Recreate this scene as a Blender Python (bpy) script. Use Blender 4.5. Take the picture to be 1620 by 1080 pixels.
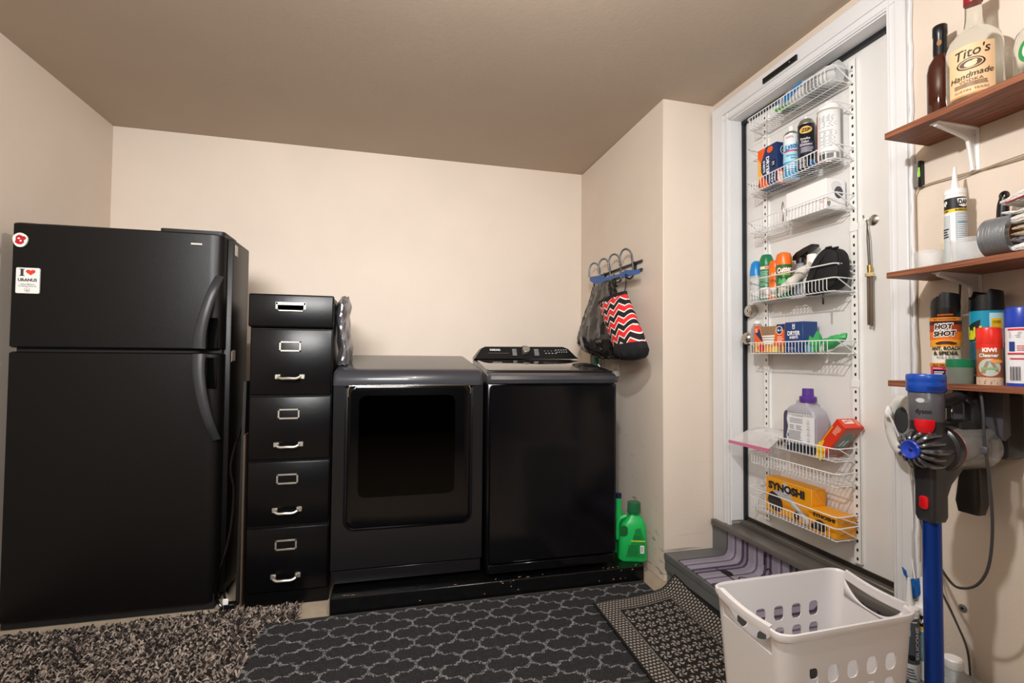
import bpy, bmesh, math, random
from mathutils import Vector, Matrix
random.seed(7)
sc = bpy.context.scene
for o in list(bpy.data.objects): bpy.data.objects.remove(o)
COL = sc.collection
PI = math.pi

# ------------------------------------------------------------------ camera
EYE = Vector((0, 0, 1.15))
YAW, PITCH, ROLL, FPX = .2443, .0290, .0086, 773.04
cam_data = bpy.data.cameras.new('camera'); cam = bpy.data.objects.new('camera', cam_data); COL.objects.link(cam)
cam_data.sensor_width = 36; cam_data.lens = FPX / 1620 * 36; cam_data.clip_start = .02
cam.matrix_world = (Matrix.Translation(EYE) @ Matrix.Rotation(-YAW, 4, 'Z') @ Matrix.Rotation(PI / 2 + PITCH, 4, 'X')
                    @ Matrix.Rotation(ROLL, 4, 'Z'))
sc.camera = cam
# ------------------------------------------------------------------ light and exposure
w = bpy.data.worlds.new('world'); sc.world = w; w.use_nodes = True
w.node_tree.nodes['Background'].inputs[0].default_value = (.8, .85, .95, 1)
w.node_tree.nodes['Background'].inputs[1].default_value = .25
def lamp(name, kind, loc, power, color, size, rot=None):
    d = bpy.data.lights.new(name, kind); d.energy = power; d.color = color
    if kind == 'POINT': d.shadow_soft_size = size
    else: d.shape = 'RECTANGLE'; d.size, d.size_y = size
    o = bpy.data.objects.new(name, d); COL.objects.link(o); o.location = loc
    if rot: o.rotation_euler = rot
    return o
lamp('ceiling_bulb', 'POINT', (.30, .75, 2.17), 70, (1, .98, .955), .03)
lamp('rear_fill_light', 'AREA', (-.45, -.9, 2.30), 40, (1, .99, .98), (1.3, .7), Vector((.05, .96, -.22)).to_track_quat('-Z', 'Y').to_euler()).data.spread = math.radians(84)  # unseen fill light, added to brighten the back wall
sc.view_settings.view_transform = 'Standard'; sc.view_settings.look = 'None'
sc.view_settings.exposure = 0.0; sc.view_settings.gamma = 1; sc.view_settings.use_curve_mapping = False

# ------------------------------------------------------------------ materials
def lin(h):
    h = h.lstrip('#'); r = []
    for i in (0, 2, 4):
        c = int(h[i:i + 2], 16) / 255
        r.append(c / 12.92 if c <= .04045 else ((c + .055) / 1.055) ** 2.4)
    return (*r, 1)
MATS = {}
def mat(name, col, rough=.5, metal=0, noise=0, nscale=20, bump=0, bscale=60, spec=.5, trans=0, alpha=1, coat=0, emit=0, ior=1.45, stretch=None, col2=None):
    if name in MATS: return MATS[name]
    m = bpy.data.materials.new(name); m.use_nodes = True; nt = m.node_tree; N = nt.nodes; L = nt.links
    b = N['Principled BSDF']; c = lin(col)
    b.inputs['Base Color'].default_value = c; b.inputs['Roughness'].default_value = rough; b.inputs['Metallic'].default_value = metal
    b.inputs['Specular IOR Level'].default_value = spec; b.inputs['IOR'].default_value = ior
    b.inputs['Transmission Weight'].default_value = trans; b.inputs['Alpha'].default_value = alpha; b.inputs['Coat Weight'].default_value = coat
    if emit: b.inputs['Emission Color'].default_value = c; b.inputs['Emission Strength'].default_value = emit
    src = None
    if noise or bump or col2:
        tc = N.new('ShaderNodeTexCoord'); mp = N.new('ShaderNodeMapping'); L.new(tc.outputs['Object'], mp.inputs[0])
        if stretch: mp.inputs['Scale'].default_value = stretch
        src = mp.outputs[0]
    if noise or col2:
        n = N.new('ShaderNodeTexNoise'); n.inputs['Scale'].default_value = nscale; n.inputs['Detail'].default_value = 6; L.new(src, n.inputs['Vector'])
        r = N.new('ShaderNodeValToRGB'); L.new(n.outputs['Fac'], r.inputs[0]); L.new(r.outputs[0], b.inputs['Base Color'])
        r.color_ramp.elements[0].position = .32; r.color_ramp.elements[1].position = .68
        d = lin(col2) if col2 else tuple(x * (1 - noise) for x in c[:3]) + (1,)
        r.color_ramp.elements[0].color = d; r.color_ramp.elements[1].color = c
    if bump:
        n = N.new('ShaderNodeTexNoise'); n.inputs['Scale'].default_value = bscale; n.inputs['Detail'].default_value = 4; L.new(src, n.inputs['Vector'])
        u = N.new('ShaderNodeBump'); u.inputs['Strength'].default_value = bump; u.inputs['Distance'].default_value = .004
        L.new(n.outputs['Fac'], u.inputs['Height']); L.new(u.outputs[0], b.inputs['Normal'])
    MATS[name] = m
    return m
def ink(h, rough=.5): return mat('print ' + h + ('' if rough == .5 else str(rough)), h, rough)

# ------------------------------------------------------------------ mesh builder (world coordinates)
class MB:
    def __init__(s): s.v = []; s.f = []; s.m = []; s.mats = []; s.cur = 0; s.X = None
    def mat(s, m):
        if m not in s.mats: s.mats.append(m)
        s.cur = s.mats.index(m); return s
    def add(s, vs, fs):
        o = len(s.v)
        for p in vs: s.v.append(s.X @ Vector(p) if s.X else Vector(p))
        for f in fs: s.f.append([i + o for i in f]); s.m.append(s.cur)
        return s
    def box(s, x0, x1, y0, y1, z0, z1, bev=0, seg=2):
        if bev:
            bm = bmesh.new(); bmesh.ops.create_cube(bm, size=1)
            for v in bm.verts: v.co = ((x0 + x1) / 2 + v.co.x * (x1 - x0), (y0 + y1) / 2 + v.co.y * (y1 - y0), (z0 + z1) / 2 + v.co.z * (z1 - z0))
            bmesh.ops.bevel(bm, geom=bm.edges[:], offset=bev, segments=seg, affect='EDGES', profile=.5)
            bm.verts.index_update(); s.add([v.co.copy() for v in bm.verts], [[v.index for v in f.verts] for f in bm.faces]); bm.free(); return s
        v = [(x, y, z) for z in (z0, z1) for y in (y0, y1) for x in (x0, x1)]
        return s.add(v, [(0, 2, 3, 1), (4, 5, 7, 6), (0, 1, 5, 4), (2, 6, 7, 3), (0, 4, 6, 2), (1, 3, 7, 5)])
    def loft(s, loops, cap=True, closed=True):
        n = len(loops[0]); v = [p for l in loops for p in l]; f = []
        for i in range(len(loops) - 1):
            for j in range(n if closed else n - 1):
                k = (j + 1) % n; f.append((i * n + j, i * n + k, (i + 1) * n + k, (i + 1) * n + j))
        if cap: f.append(list(range(n))[::-1]); f.append([(len(loops) - 1) * n + j for j in range(n)])
        return s.add(v, f)
    def lathe(s, prof, c, n=28, axis='Z', sx=1, sy=1, cap=True):
        L = []
        for r, h in prof:
            l = []
            for i in range(n):
                a = 2 * PI * i / n; x, y = r * math.cos(a) * sx, r * math.sin(a) * sy
                p = (x, y, h) if axis == 'Z' else ((h, x, y) if axis == 'X' else (x, h, y))
                l.append((c[0] + p[0], c[1] + p[1], c[2] + p[2]))
            if axis == 'Y': l = l[::-1]
            L.append(l)
        return s.loft(L, cap)
    def cyl(s, a, b, r, r2=None, n=16, cap=True):
        a, b = Vector(a), Vector(b); d = (b - a).normalized(); u = d.orthogonal().normalized(); w_ = d.cross(u); r2 = r if r2 is None else r2
        return s.loft([[p + (u * math.cos(t) + w_ * math.sin(t)) * q for t in [2 * PI * i / n for i in range(n)]] for p, q in ((a, r), (b, r2))], cap)
    def tube(s, path, r, n=8, closed=False, flat=1):
        P = [Vector(p) for p in path]; L = []; prev = None; m = len(P)
        for i, p in enumerate(P):
            d = (P[(i + 1) % m] - P[i - 1]) if closed else (P[min(i + 1, m - 1)] - P[max(i - 1, 0)])
            d.normalize()
            if prev is None: u = d.orthogonal().normalized()
            else:
                u = prev - d * prev.dot(d)
                u = u.normalized() if u.length > 1e-6 else d.orthogonal().normalized()
            prev = u; w_ = d.cross(u); rr = r[i] if isinstance(r, (list, tuple)) else r
            L.append([p + (u * math.cos(t) + w_ * math.sin(t) * flat) * rr for t in [2 * PI * k / n for k in range(n)]])
        if closed: L.append(L[0])
        return s.loft(L, not closed)
    def prism(s, poly, a, b, axis='Y'):   # poly in the two other axes, extruded a..b
        def p3(p, h): return {'Y': (p[0], h, p[1]), 'X': (h, p[0], p[1]), 'Z': (p[0], p[1], h)}[axis]
        A = [p3(p, a) for p in poly]; B = [p3(p, b) for p in poly]
        return s.loft([A, B])
def rrect(x0, x1, y0, y1, r, n=5):
    P = []
    for cx, cy, a0 in ((x1 - r, y1 - r, 0), (x0 + r, y1 - r, 90), (x0 + r, y0 + r, 180), (x1 - r, y0 + r, 270)):
        for i in range(n + 1):
            a = math.radians(a0 + 90 * i / n); P.append((cx + r * math.cos(a), cy + r * math.sin(a)))
    return P
def smooth(P, n=6, closed=False):
    P = [Vector(p) for p in P]; R = []; m = len(P)
    for i in range(m if closed else m - 1):
        if closed: a, b, c, d = P[i - 1], P[i], P[(i + 1) % m], P[(i + 2) % m]
        else: a, b, c, d = P[max(i - 1, 0)], P[i], P[i + 1], P[min(i + 2, m - 1)]
        for k in range(n):
            t = k / n; R.append(.5 * ((2 * b) + (c - a) * t + (2 * a - 5 * b + 4 * c - d) * t * t + (3 * b - a - 3 * c + d) * t ** 3))
    if not closed: R.append(P[-1])
    return R
def arc(c, r, a0, a1, n, fn):
    return [fn(c[0] + r * math.cos(math.radians(a0 + (a1 - a0) * i / n)), c[1] + r * math.sin(math.radians(a0 + (a1 - a0) * i / n))) for i in range(n + 1)]

ROOT = {}
def base_of(p): return ROOT.get(p, Vector((0, 0, 0)))
def obj(name, mb, parent=None, label=None, cat=None, group=None, kind=None, angle=38, base=None):
    b = base_of(parent) if parent else Vector(base) if base else Vector((0, 0, 0))
    me = bpy.data.meshes.new(name)
    me.from_pydata([v - b for v in mb.v], [], mb.f)
    for m in mb.mats: me.materials.append(m)
    me.polygons.foreach_set('material_index', mb.m)
    bm = bmesh.new(); bm.from_mesh(me); bmesh.ops.recalc_face_normals(bm, faces=bm.faces); bm.to_mesh(me); bm.free()
    me.shade_smooth(); me.set_sharp_from_angle(angle=math.radians(angle))
    o = bpy.data.objects.new(name, me); COL.objects.link(o)
    if parent: o.parent = parent; ROOT[o] = b
    else: o.location = b; ROOT[o] = b
    tag(o, label, cat, group, kind); return o
def tag(o, label=None, cat=None, group=None, kind=None):
    if label: o['label'] = label
    if cat: o['category'] = cat
    if group: o['group'] = group
    if kind: o['kind'] = kind
def thing(name, loc, label, cat, group=None, kind=None):
    o = bpy.data.objects.new(name, None); COL.objects.link(o); o.location = loc; ROOT[o] = Vector(loc); o.empty_display_size = .05
    tag(o, label, cat, group, kind); return o
def S(name, mb, parent=None, **k): return obj(name, mb, parent, kind=None if parent else 'structure', **k)
# nested parts keep their mesh in the root's frame: every part object sits at its parent's origin

# ------------------------------------------------------------------ flat print (labels, lettering)
_tc = {}
def text_mesh(s, bold=0, shear=0):
    k = (s, bold, shear)
    if k not in _tc:
        c = bpy.data.curves.new('t', 'FONT'); c.body = s; c.size = 1; c.offset = bold; c.shear = shear; c.resolution_u = 3
        o = bpy.data.objects.new('t', c); COL.objects.link(o); dg = bpy.context.evaluated_depsgraph_get(); me = o.evaluated_get(dg).to_mesh()
        V = [(v.co.x, v.co.y) for v in me.vertices]; Fc = [list(p.vertices) for p in me.polygons]
        o.evaluated_get(dg).to_mesh_clear(); bpy.data.objects.remove(o); bpy.data.curves.remove(c)
        xs = [v[0] for v in V]; ys = [v[1] for v in V]; _tc[k] = (V, Fc, min(xs), max(xs), min(ys), max(ys))
    return _tc[k]
class Print:
    def __init__(s, fn, eps=.0004): s.mb = MB(); s.fn = fn; s.eps = eps; s.lay = 1
    def _cut(s, P, F_):
        st = getattr(s.fn, 'step', 0)
        if not st: return P, F_
        bm = bmesh.new(); vs = [bm.verts.new((u, v, 0)) for u, v in P]
        for f in F_:
            try: bm.faces.new([vs[i] for i in f])
            except ValueError: pass
        bmesh.ops.triangulate(bm, faces=bm.faces[:]); u0, u1 = min(p[0] for p in P), max(p[0] for p in P); k = math.floor(u0 / st) + 1
        while k * st < u1:
            bmesh.ops.bisect_plane(bm, geom=bm.verts[:] + bm.edges[:] + bm.faces[:], plane_co=(k * st, 0, 0), plane_no=(1, 0, 0)); k += 1
        bm.verts.index_update(); r = [(v.co.x, v.co.y) for v in bm.verts], [[v.index for v in f.verts] for f in bm.faces]; bm.free(); return r
    def _add(s, P, F_, col, lay=None, cut=True):
        if cut: P, F_ = s._cut(P, F_)
        s.mb.mat(ink(col) if isinstance(col, str) else col); h = s.eps * (lay or s.lay)
        s.mb.add([s.fn(u, v, h) for u, v in P], F_)
    def rect(s, u0, v0, u1, v1, col, n=1):
        P = []; F_ = []
        for i in range(n + 1): u = u0 + (u1 - u0) * i / n; P += [(u, v0), (u, v1)]
        for i in range(n): F_.append((2 * i, 2 * i + 2, 2 * i + 3, 2 * i + 1))
        s._add(P, F_, col, cut=False); s.lay += .5; return s
    def poly(s, P, col): s._add(P, [list(range(len(P)))], col); s.lay += .5; return s
    def ell(s, cx, cy, rx, ry, col, n=20, a0=0, a1=360):
        P = [(cx + rx * math.cos(math.radians(a0 + (a1 - a0) * i / n)), cy + ry * math.sin(math.radians(a0 + (a1 - a0) * i / n))) for i in range(n + (a1 - a0 != 360))]
        P.append((cx, cy)); c = len(P) - 1; s._add(P, [(i, (i + 1) % c, c) for i in range(c if a1 - a0 == 360 else c - 1)], col); s.lay += .5; return s
    def ring(s, cx, cy, rx, ry, t, col, n=24):
        P = []
        for i in range(n): a = 2 * PI * i / n; P += [(cx + rx * math.cos(a), cy + ry * math.sin(a)), (cx + (rx - t) * math.cos(a), cy + (ry - t) * math.sin(a))]
        s._add(P, [(2 * i, (2 * i + 2) % (2 * n), (2 * i + 3) % (2 * n), 2 * i + 1) for i in range(n)], col); s.lay += .5; return s
    def text(s, t, cx, cy, h, col, w=None, bold=.012, shear=0, rot=0, lift=0):
        V, F_, x0, x1, y0, y1 = text_mesh(t, bold, shear); k = h / .72; kx = (w / (x1 - x0)) if w else k
        P = []; ca, sa = math.cos(rot), math.sin(rot); mx = (x0 + x1) / 2
        for x, y in V:
            a, b = (x - mx) * kx, (y - .36) * k; b += lift * a
            P.append((cx + a * ca - b * sa, cy + a * sa + b * ca))
        s._add(P, F_, col, cut=h > .012); s.lay += .5; return s
    def lines(s, u0, v0, u1, v1, n, col, t=.45, ragged=.25):
        rnd = random.Random(n * 31 + int(abs(u0) * 9999)); st = (v1 - v0) / n; keep = s.lay
        for i in range(n):
            v = v0 + st * i; e = u1 - (u1 - u0) * ragged * rnd.random(); s.rect(u0, v, e, v + st * t, col, 3); s.lay = keep
        s.lay = keep + .5; return s
    def bars(s, u0, v0, u1, v1, n, col):
        keep = s.lay
        for i in range(n):
            a = u0 + (u1 - u0) * i / n; s.rect(a, v0, a + (u1 - u0) / n * (.35 + .3 * (i % 3 == 0)), v1, col); s.lay = keep
        s.lay = keep + .5; return s
    def done(s, parent, name='printed_label', label=None):
        return obj(name, s.mb, parent, label=label)
def onplane(o, U, V, N):
    o, U, V, N = Vector(o), Vector(U).normalized(), Vector(V).normalized(), Vector(N).normalized()
    return lambda u, v, h: o + U * u + V * v + N * h
def oncyl(c, r, a0, sy=1):   # u = 0 faces angle a0
    fn = lambda u, v, h: Vector((c[0] + (r + h) * math.cos(a0 + u / r), c[1] + (r + h) * math.sin(a0 + u / r) * sy, c[2] + v))
    fn.step = r * .22; return fn
def face_cam(c): return math.atan2(-c[1], -c[0])

# common materials
M_wall = mat('beige wall paint', '#e0d2c3', .75, noise=.05, nscale=2.5, bump=.18, bscale=90)
M_ceil = mat('tan ceiling paint', '#bcac9b', .8, noise=.04, nscale=3, bump=.15, bscale=60)
M_white = mat('white gloss paint', '#e4e5e7', .35, noise=.03, nscale=6, bump=.05, bscale=30)
M_door = mat('white door paint', '#eae9e7', .45, noise=.03, nscale=4)
M_floor = mat('bare concrete', '#b8a893', .85, noise=.25, nscale=9, bump=.3, bscale=40)
M_grey = mat('grey floor paint', '#6a6c6c', .45, noise=.12, nscale=14, bump=.15, bscale=40)
M_wire = mat('white vinyl coated wire', '#eef0f2', .3)
M_chrome = mat('brushed nickel', '#b9b4ab', .25, metal=1)
M_silver = mat('satin silver', '#b5b0a6', .38, metal=.8)
M_blk = mat('black plastic', '#0e0e10', .35)
M_blkgloss = mat('black gloss', '#050506', .12, spec=.4)
M_rubber = mat('black rubber', '#0c0c0c', .7)
M_clear = mat('clear plastic', '#f4f6f6', .12, trans=.85, alpha=.45, ior=1.3)
M_frost = mat('frosted plastic', '#eceff0', .35, trans=.5, alpha=.6, ior=1.3)
M_glass = mat('clear glass', '#f2f7f4', .03, trans=1, ior=1.12, coat=.6)
M_wp = mat('white plastic', '#f2f2f0', .35)
M_card = mat('brown cardboard', '#a58568', .8, noise=.08, nscale=30)

# ------------------------------------------------------------------ room
XL, XR, XD, YB, YC, CEI, YF = -1.637, 1.375, 1.68, 3.40, 2.27, 2.511, -2.6
S('floor', MB().mat(M_floor).box(XL - .1, XD + .1, YF - .1, YB + .1, -.1, 0))
S('ceiling', MB().mat(M_ceil).box(XL - .1, XD + .25, YF - .1, YB + .1, CEI, CEI + .1))
S('wall_left', MB().mat(M_wall).box(XL - .1, XL, YF, YB, 0, CEI))
S('wall_back', MB().mat(M_wall).box(XL - .1, XR + .02, YB, YB + .1, 0, CEI))
S('wall_rear', MB().mat(mat('dark unseen wall', '#3a3632', .7)).box(XL - .1, XD + .1, YF - .1, YF, 0, CEI))  # unseen rear wall, coloured dark so the black appliances reflect dark
# chimney-like column: side towards the machines and front
m = mat('scuffed beige wall paint', '#e0d2c3', .75, noise=.05, nscale=2.5, bump=.2, bscale=90)
nt = m.node_tree; N = nt.nodes; Lk = nt.links; b = N['Principled BSDF']
tc = N.new('ShaderNodeTexCoord'); mp = N.new('ShaderNodeMapping'); mp.inputs['Scale'].default_value = (1, 5, 22); mp.inputs['Rotation'].default_value = (.5, 0, 0); Lk.new(tc.outputs['Object'], mp.inputs[0])
n1 = N.new('ShaderNodeTexNoise'); n1.inputs['Scale'].default_value = 1.6; n1.inputs['Detail'].default_value = 10; Lk.new(mp.outputs[0], n1.inputs['Vector'])
r1 = N.new('ShaderNodeValToRGB'); r1.color_ramp.elements[0].position = .62; r1.color_ramp.elements[1].position = .72; Lk.new(n1.outputs['Fac'], r1.inputs[0])
sx = N.new('ShaderNodeSeparateXYZ'); Lk.new(tc.outputs['Object'], sx.inputs[0])
rz = N.new('ShaderNodeMapRange'); rz.inputs[1].default_value = .75; rz.inputs[2].default_value = .25; Lk.new(sx.outputs['Z'], rz.inputs[0])
mu = N.new('ShaderNodeMath'); mu.operation = 'MULTIPLY'; Lk.new(r1.outputs[0], mu.inputs[0]); Lk.new(rz.outputs[0], mu.inputs[1])
mu2 = N.new('ShaderNodeMath'); mu2.operation = 'MULTIPLY'; mu2.inputs[1].default_value = .65; Lk.new(mu.outputs[0], mu2.inputs[0])
mx = N.new('ShaderNodeMixRGB'); Lk.new(mu2.outputs[0], mx.inputs[0]); old = b.inputs['Base Color'].links[0].from_socket
Lk.new(old, mx.inputs[1]); mx.inputs[2].default_value = lin('#4a4238'); Lk.new(mx.outputs[0], b.inputs['Base Color'])
S('wall_column', MB().mat(m).box(XR, XD + .1, YC, YB + .1, 0, CEI, bev=.004, seg=1))
# door wall: pieces around the opening
DY0, DY1, DZ0, DZ1 = 1.318, 2.130, .335, 2.365     # opening between the jambs
JY0, JY1, JZ1 = DY0 - .02, DY1 + .02, DZ1 + .02
mb = MB().mat(M_wall)
mb.box(XD, XD + .12, YF, JY0, 0, CEI); mb.box(XD, XD + .12, JY1, YC + .05, 0, CEI); mb.box(XD, XD + .12, JY0, JY1, JZ1, CEI); mb.box(XD, XD + .12, JY0, JY1, 0, .27)
S('wall_door', mb)
S('wall_outer', MB().mat(M_wall).box(XD + .2, XD + .24, 1.0, 2.5, 0, CEI))
# jambs
mb = MB().mat(M_white)
mb.box(XD - .004, XD + .13, DY1, JY1, DZ0, JZ1); mb.box(XD - .004, XD + .13, JY0, DY0, DZ0, JZ1); mb.box(XD - .004, XD + .13, JY0, JY1, DZ1, JZ1)
S('trim_1', mb)
# casings with a stepped profile
def casing(y0, y1, z0, z1, axis):
    mb = MB().mat(M_white)
    if axis == 'v':
        s = 1 if y1 > y0 else -1
        mb.box(XD - .014, XD, min(y0, y1), max(y0, y1), z0, z1, .003, 1)
        mb.box(XD - .022, XD - .012, min(y0 + s * .035, y1), max(y0 + s * .035, y1), z0, z1, .003, 1)
        mb.box(XD - .018, XD - .012, min(y0 + s * .006, y0 + s * .014), max(y0 + s * .006, y0 + s * .014), z0, z1)
    else:
        mb.box(XD - .0145, XD, y0, y1, z0, z1, .003, 1); mb.box(XD - .0225, XD - .012, y0, y1, z0 + .035, z1, .003, 1)
        mb.box(XD - .0185, XD - .012, y0, y1, z0 + .006, z0 + .014)
    return mb
S('trim_2', casing(DY1 + .004, 2.255, .305, JZ1 + .075, 'v'))
S('trim_3', casing(DY0 - .004, 1.243, .0, JZ1 + .075, 'v'))
S('trim_4', casing(1.243, 2.255, DZ1 + .005, JZ1 + .082, 'h'))
# caulk bead and gap beside the near casing
pts = [(XD - .006, 1.238 + .0015 * math.sin(z * 37) + .001 * math.sin(z * 91), z) for z in [i * .03 for i in range(83)]]
S('trim_5', MB().mat(M_white).tube(pts, .0065, 6))
# stop / weatherstrip
mb = MB().mat(mat('dark weatherstrip', '#1a1c20', .5))
mb.box(XD + .062, XD + .078, DY1 - .012, DY1, DZ0, DZ1); mb.box(XD + .060, XD + .078, DY0, DY1, DZ1 - .016, DZ1)
S('trim_6', mb)
# sill board
mb = MB().mat(mat('worn grey sill paint', '#77746f', .35, col2='#55524d', nscale=8, stretch=(1, .3, 1), bump=.1))
mb.box(XD - .045, XD + .12, 1.25, 2.243, .285, .312, .004, 2)
mb.box(XD + .045, XD + .12, DY0, DY1, .31, .335, .004, 1)
S('trim_7', mb)
# door slab, a bit recessed
door = thing('door_1', (XD + .10, DY1, DZ0), None, None, kind='structure')
DX = XD + .08
obj('door_slab', MB().mat(M_door).box(DX, DX + .04, DY0 + .004, DY1 - .014, DZ0 + .008, DZ1 - .006, .002, 1), door)
obj('door_sweep', MB().mat(mat('dark brown sweep', '#2e2722', .6)).box(DX - .008, DX, DY0 + .004, DY1 - .014, DZ0 + .0, DZ0 + .018), door, label='dark brown sweep strip')
def lathe_x(mb, prof, c, n=28): return mb.lathe([(r, -h) for r, h in prof], c, n, 'X')
mb = MB().mat(M_chrome); c = (DX, 2.075, 1.383)
lathe_x(mb, [(.001, 0), (.034, 0), (.034, .004), (.028, .03), (.023, .032), (.001, .032)], c)
db = obj('deadbolt', mb, door, label='round nickel deadbolt')
mb = MB().mat(M_chrome); lathe_x(mb, [(.001, .031), (.014, .031), (.014, .034), (.001, .034)], c, 20); mb.mat(M_blk); mb.box(DX - .0352, DX - .034, c[1] - .0015, c[1] + .0015, c[2] - .006, c[2] + .006)
obj('key_cylinder', mb, db)
mb = MB().mat(M_chrome); c = (DX, 2.055, 1.245)
lathe_x(mb, [(.001, 0), (.036, 0), (.036, .004), (.03, .01), (.014, .014), (.012, .03), (.02, .036), (.028, .048), (.029, .058), (.022, .068), (.012, .071), (.001, .071)], c)
kb = obj('door_knob', mb, door, label='round nickel door knob')
mb = MB().mat(M_silver); lathe_x(mb, [(.001, .07), (.01, .07), (.01, .074), (.001, .074)], c, 16); obj('key_cylinder', mb, kb)
for z in (1.383, 1.245): obj('strike_plate', MB().mat(M_chrome).box(DX - .002, DX + .001, DY1 - .03, DY1 - .0135, z - .033, z + .033, .001, 1), door)
# contact strip on head casing
mb = MB().mat(M_blk).box(XD - .031, XD - .0225, 1.685, 1.878, 2.413, 2.437, .001, 1); 
t = obj('magnetic_contact_strip', mb, None, 'flat black strip screwed to the white casing above the door', 'strip', base=(XD - .0225, 1.78, 2.42))
obj('screw', MB().mat(M_silver).lathe([(.001, -.0335), (.0035, -.033), (.0035, -.031)], (XD, 1.72, 2.424), 10, 'X'), t)

# ------------------------------------------------------------------ step and mat
stp = thing('door_step', (1.39, 1.7, 0), 'grey painted wooden step below the white door', 'step')
obj('tread', MB().mat(M_grey).box(1.375, XD, 1.165, 2.268, .118, .15, .004, 1), stp)
obj('riser', MB().mat(M_grey).box(1.392, 1.41, 1.17, 2.262, 0, .118), stp)
obj('riser', MB().mat(M_grey).box(XD - .016, XD, 1.25, 2.268, .15, .286), stp)
obj('side_cleat', MB().mat(M_grey).box(1.377, 1.391, 1.17, 2.262, .068, .118, .002, 1), stp)
# mat
def mat_stripes():
    m = mat('lavender striped mat', '#9b92a6', .95, noise=.12, nscale=120, bump=.5, bscale=500)
    nt = m.node_tree; N = nt.nodes; L = nt.links; b = N['Principled BSDF']
    tc = N.new('ShaderNodeTexCoord'); s = N.new('ShaderNodeSeparateXYZ'); L.new(tc.outputs['Object'], s.inputs[0])
    f = N.new('ShaderNodeMath'); f.operation = 'MULTIPLY_ADD'; f.inputs[1].default_value = 1 / .145; f.inputs[2].default_value = .18; L.new(s.outputs['Y'], f.inputs[0])
    fr = N.new('ShaderNodeMath'); fr.operation = 'FRACT'; L.new(f.outputs[0], fr.inputs[0])
    r = N.new('ShaderNodeValToRGB'); r.color_ramp.interpolation = 'CONSTANT'; L.new(fr.outputs[0], r.inputs[0]); e = r.color_ramp.elements
    cols = [(0, '#96909f'), (.20, '#4d4258'), (.32, '#857c92'), (.42, '#4d4258'), (.54, '#a29bac'), (.80, '#6c6078'), (.88, '#a29bac')]
    e[0].position = 0; e[0].color = lin(cols[0][1]); e[1].position = .22; e[1].color = lin(cols[1][1])
    for p, c in cols[2:]: x = e.new(p); x.color = lin(c)
    mx = N.new('ShaderNodeMixRGB'); mx.blend_type = 'MULTIPLY'; mx.inputs[0].default_value = .6; L.new(r.outputs[0], mx.inputs[1])
    n = N.new('ShaderNodeTexNoise'); n.inputs['Scale'].default_value = 180; L.new(tc.outputs['Object'], n.inputs['Vector'])
    rr = N.new('ShaderNodeValToRGB'); rr.color_ramp.elements[0].color = (.45, .45, .45, 1); rr.color_ramp.elements[1].color = (1.3, 1.3, 1.3, 1); L.new(n.outputs['Fac'], rr.inputs[0]); L.new(rr.outputs[0], mx.inputs[2])
    L.new(mx.outputs[0], b.inputs['Base Color']); return m
mb = MB().mat(mat_stripes())
prof = [(1.385, .156), (1.39, .158), (1.5, .159), (1.60, .159), (1.636, .162), (1.652, .175), (1.658, .195), (1.659, .24), (1.659, .280), (1.663, .280), (1.664, .19), (1.656, .165), (1.60, .1525), (1.385, .1525)]
mb.loft([[(x, y, z) for x, z in prof] for y in [2.15 - .05 * i for i in range(20)]])
mt = obj('step_mat', mb, None, 'lavender and purple striped mat bent over the grey step', 'mat', base=(1.5, 1.7, .1525))
P_ = Print(onplane((1.659, 1.90, .16), (0, -1, 0), (0, 0, 1), (-1, 0, 0)), .0006)
P_.rect(.0, .0, .009, .10, '#141216').rect(.0, .09, .016, .10, '#141216')
P_.ring(.035, .02, .022, .03, .006, '#141216')
P_.done(mt, 'lettering', 'black script letter h')
P_ = Print(onplane((1.52, 1.97, .159), (0, -1, 0), (1, 0, 0), (0, 0, 1)), .0006)
P_.ell(0, 0, .035, .022, '#141216').rect(-.07, -.02, .12, -.013, '#141216')
P_.ring(.1, .03, .05, .03, .006, '#141216').done(mt, 'lettering', 'black script lettering')

# ------------------------------------------------------------------ washer/dryer plinth
mb = MB().mat(mat('chipped black paint', '#0b0b0c', .28, bump=.5, bscale=25, noise=.3, nscale=30))
mb.box(-.24, 1.28, 2.2925, 3.3, 0, .081, .004, 1)
pl = obj('appliance_plinth', mb, None, 'low chipped black wooden plinth under washer and dryer', 'platform', base=(.5, 2.8, 0))
mb = MB().mat(mat('bare chipped wood', '#b08a68', .8)); rnd = random.Random(3)
for i in range(34):
    x = rnd.choice([rnd.uniform(-.2, 1.25), rnd.gauss(.52, .12), rnd.gauss(.62, .05), rnd.gauss(1.15, .06)]); w_ = rnd.uniform(.004, .022)
    x = min(max(x, -.22), 1.25)
    if rnd.random() < .6: y = 2.296 + rnd.uniform(0, .02); mb.add([(x, y, .0815), (x + w_, y + .002, .0815), (x + w_ * .8, y + .006, .0815), (x + w_ * .2, y + .004, .0815)], [(0, 1, 2, 3)])
    else: z = rnd.choice([.078, .07, .05, .03, .004]) - rnd.random() * .003; w_ *= .5; mb.add([(x, 2.2918, z), (x + w_, 2.2918, z + .001), (x + w_ * .9, 2.2918, z + .005), (x + w_ * .3, 2.2918, z + .004)], [(0, 1, 2, 3)])
o = obj('paint_chips', mb, pl, label='bare wood showing through chips', kind='stuff')

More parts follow.
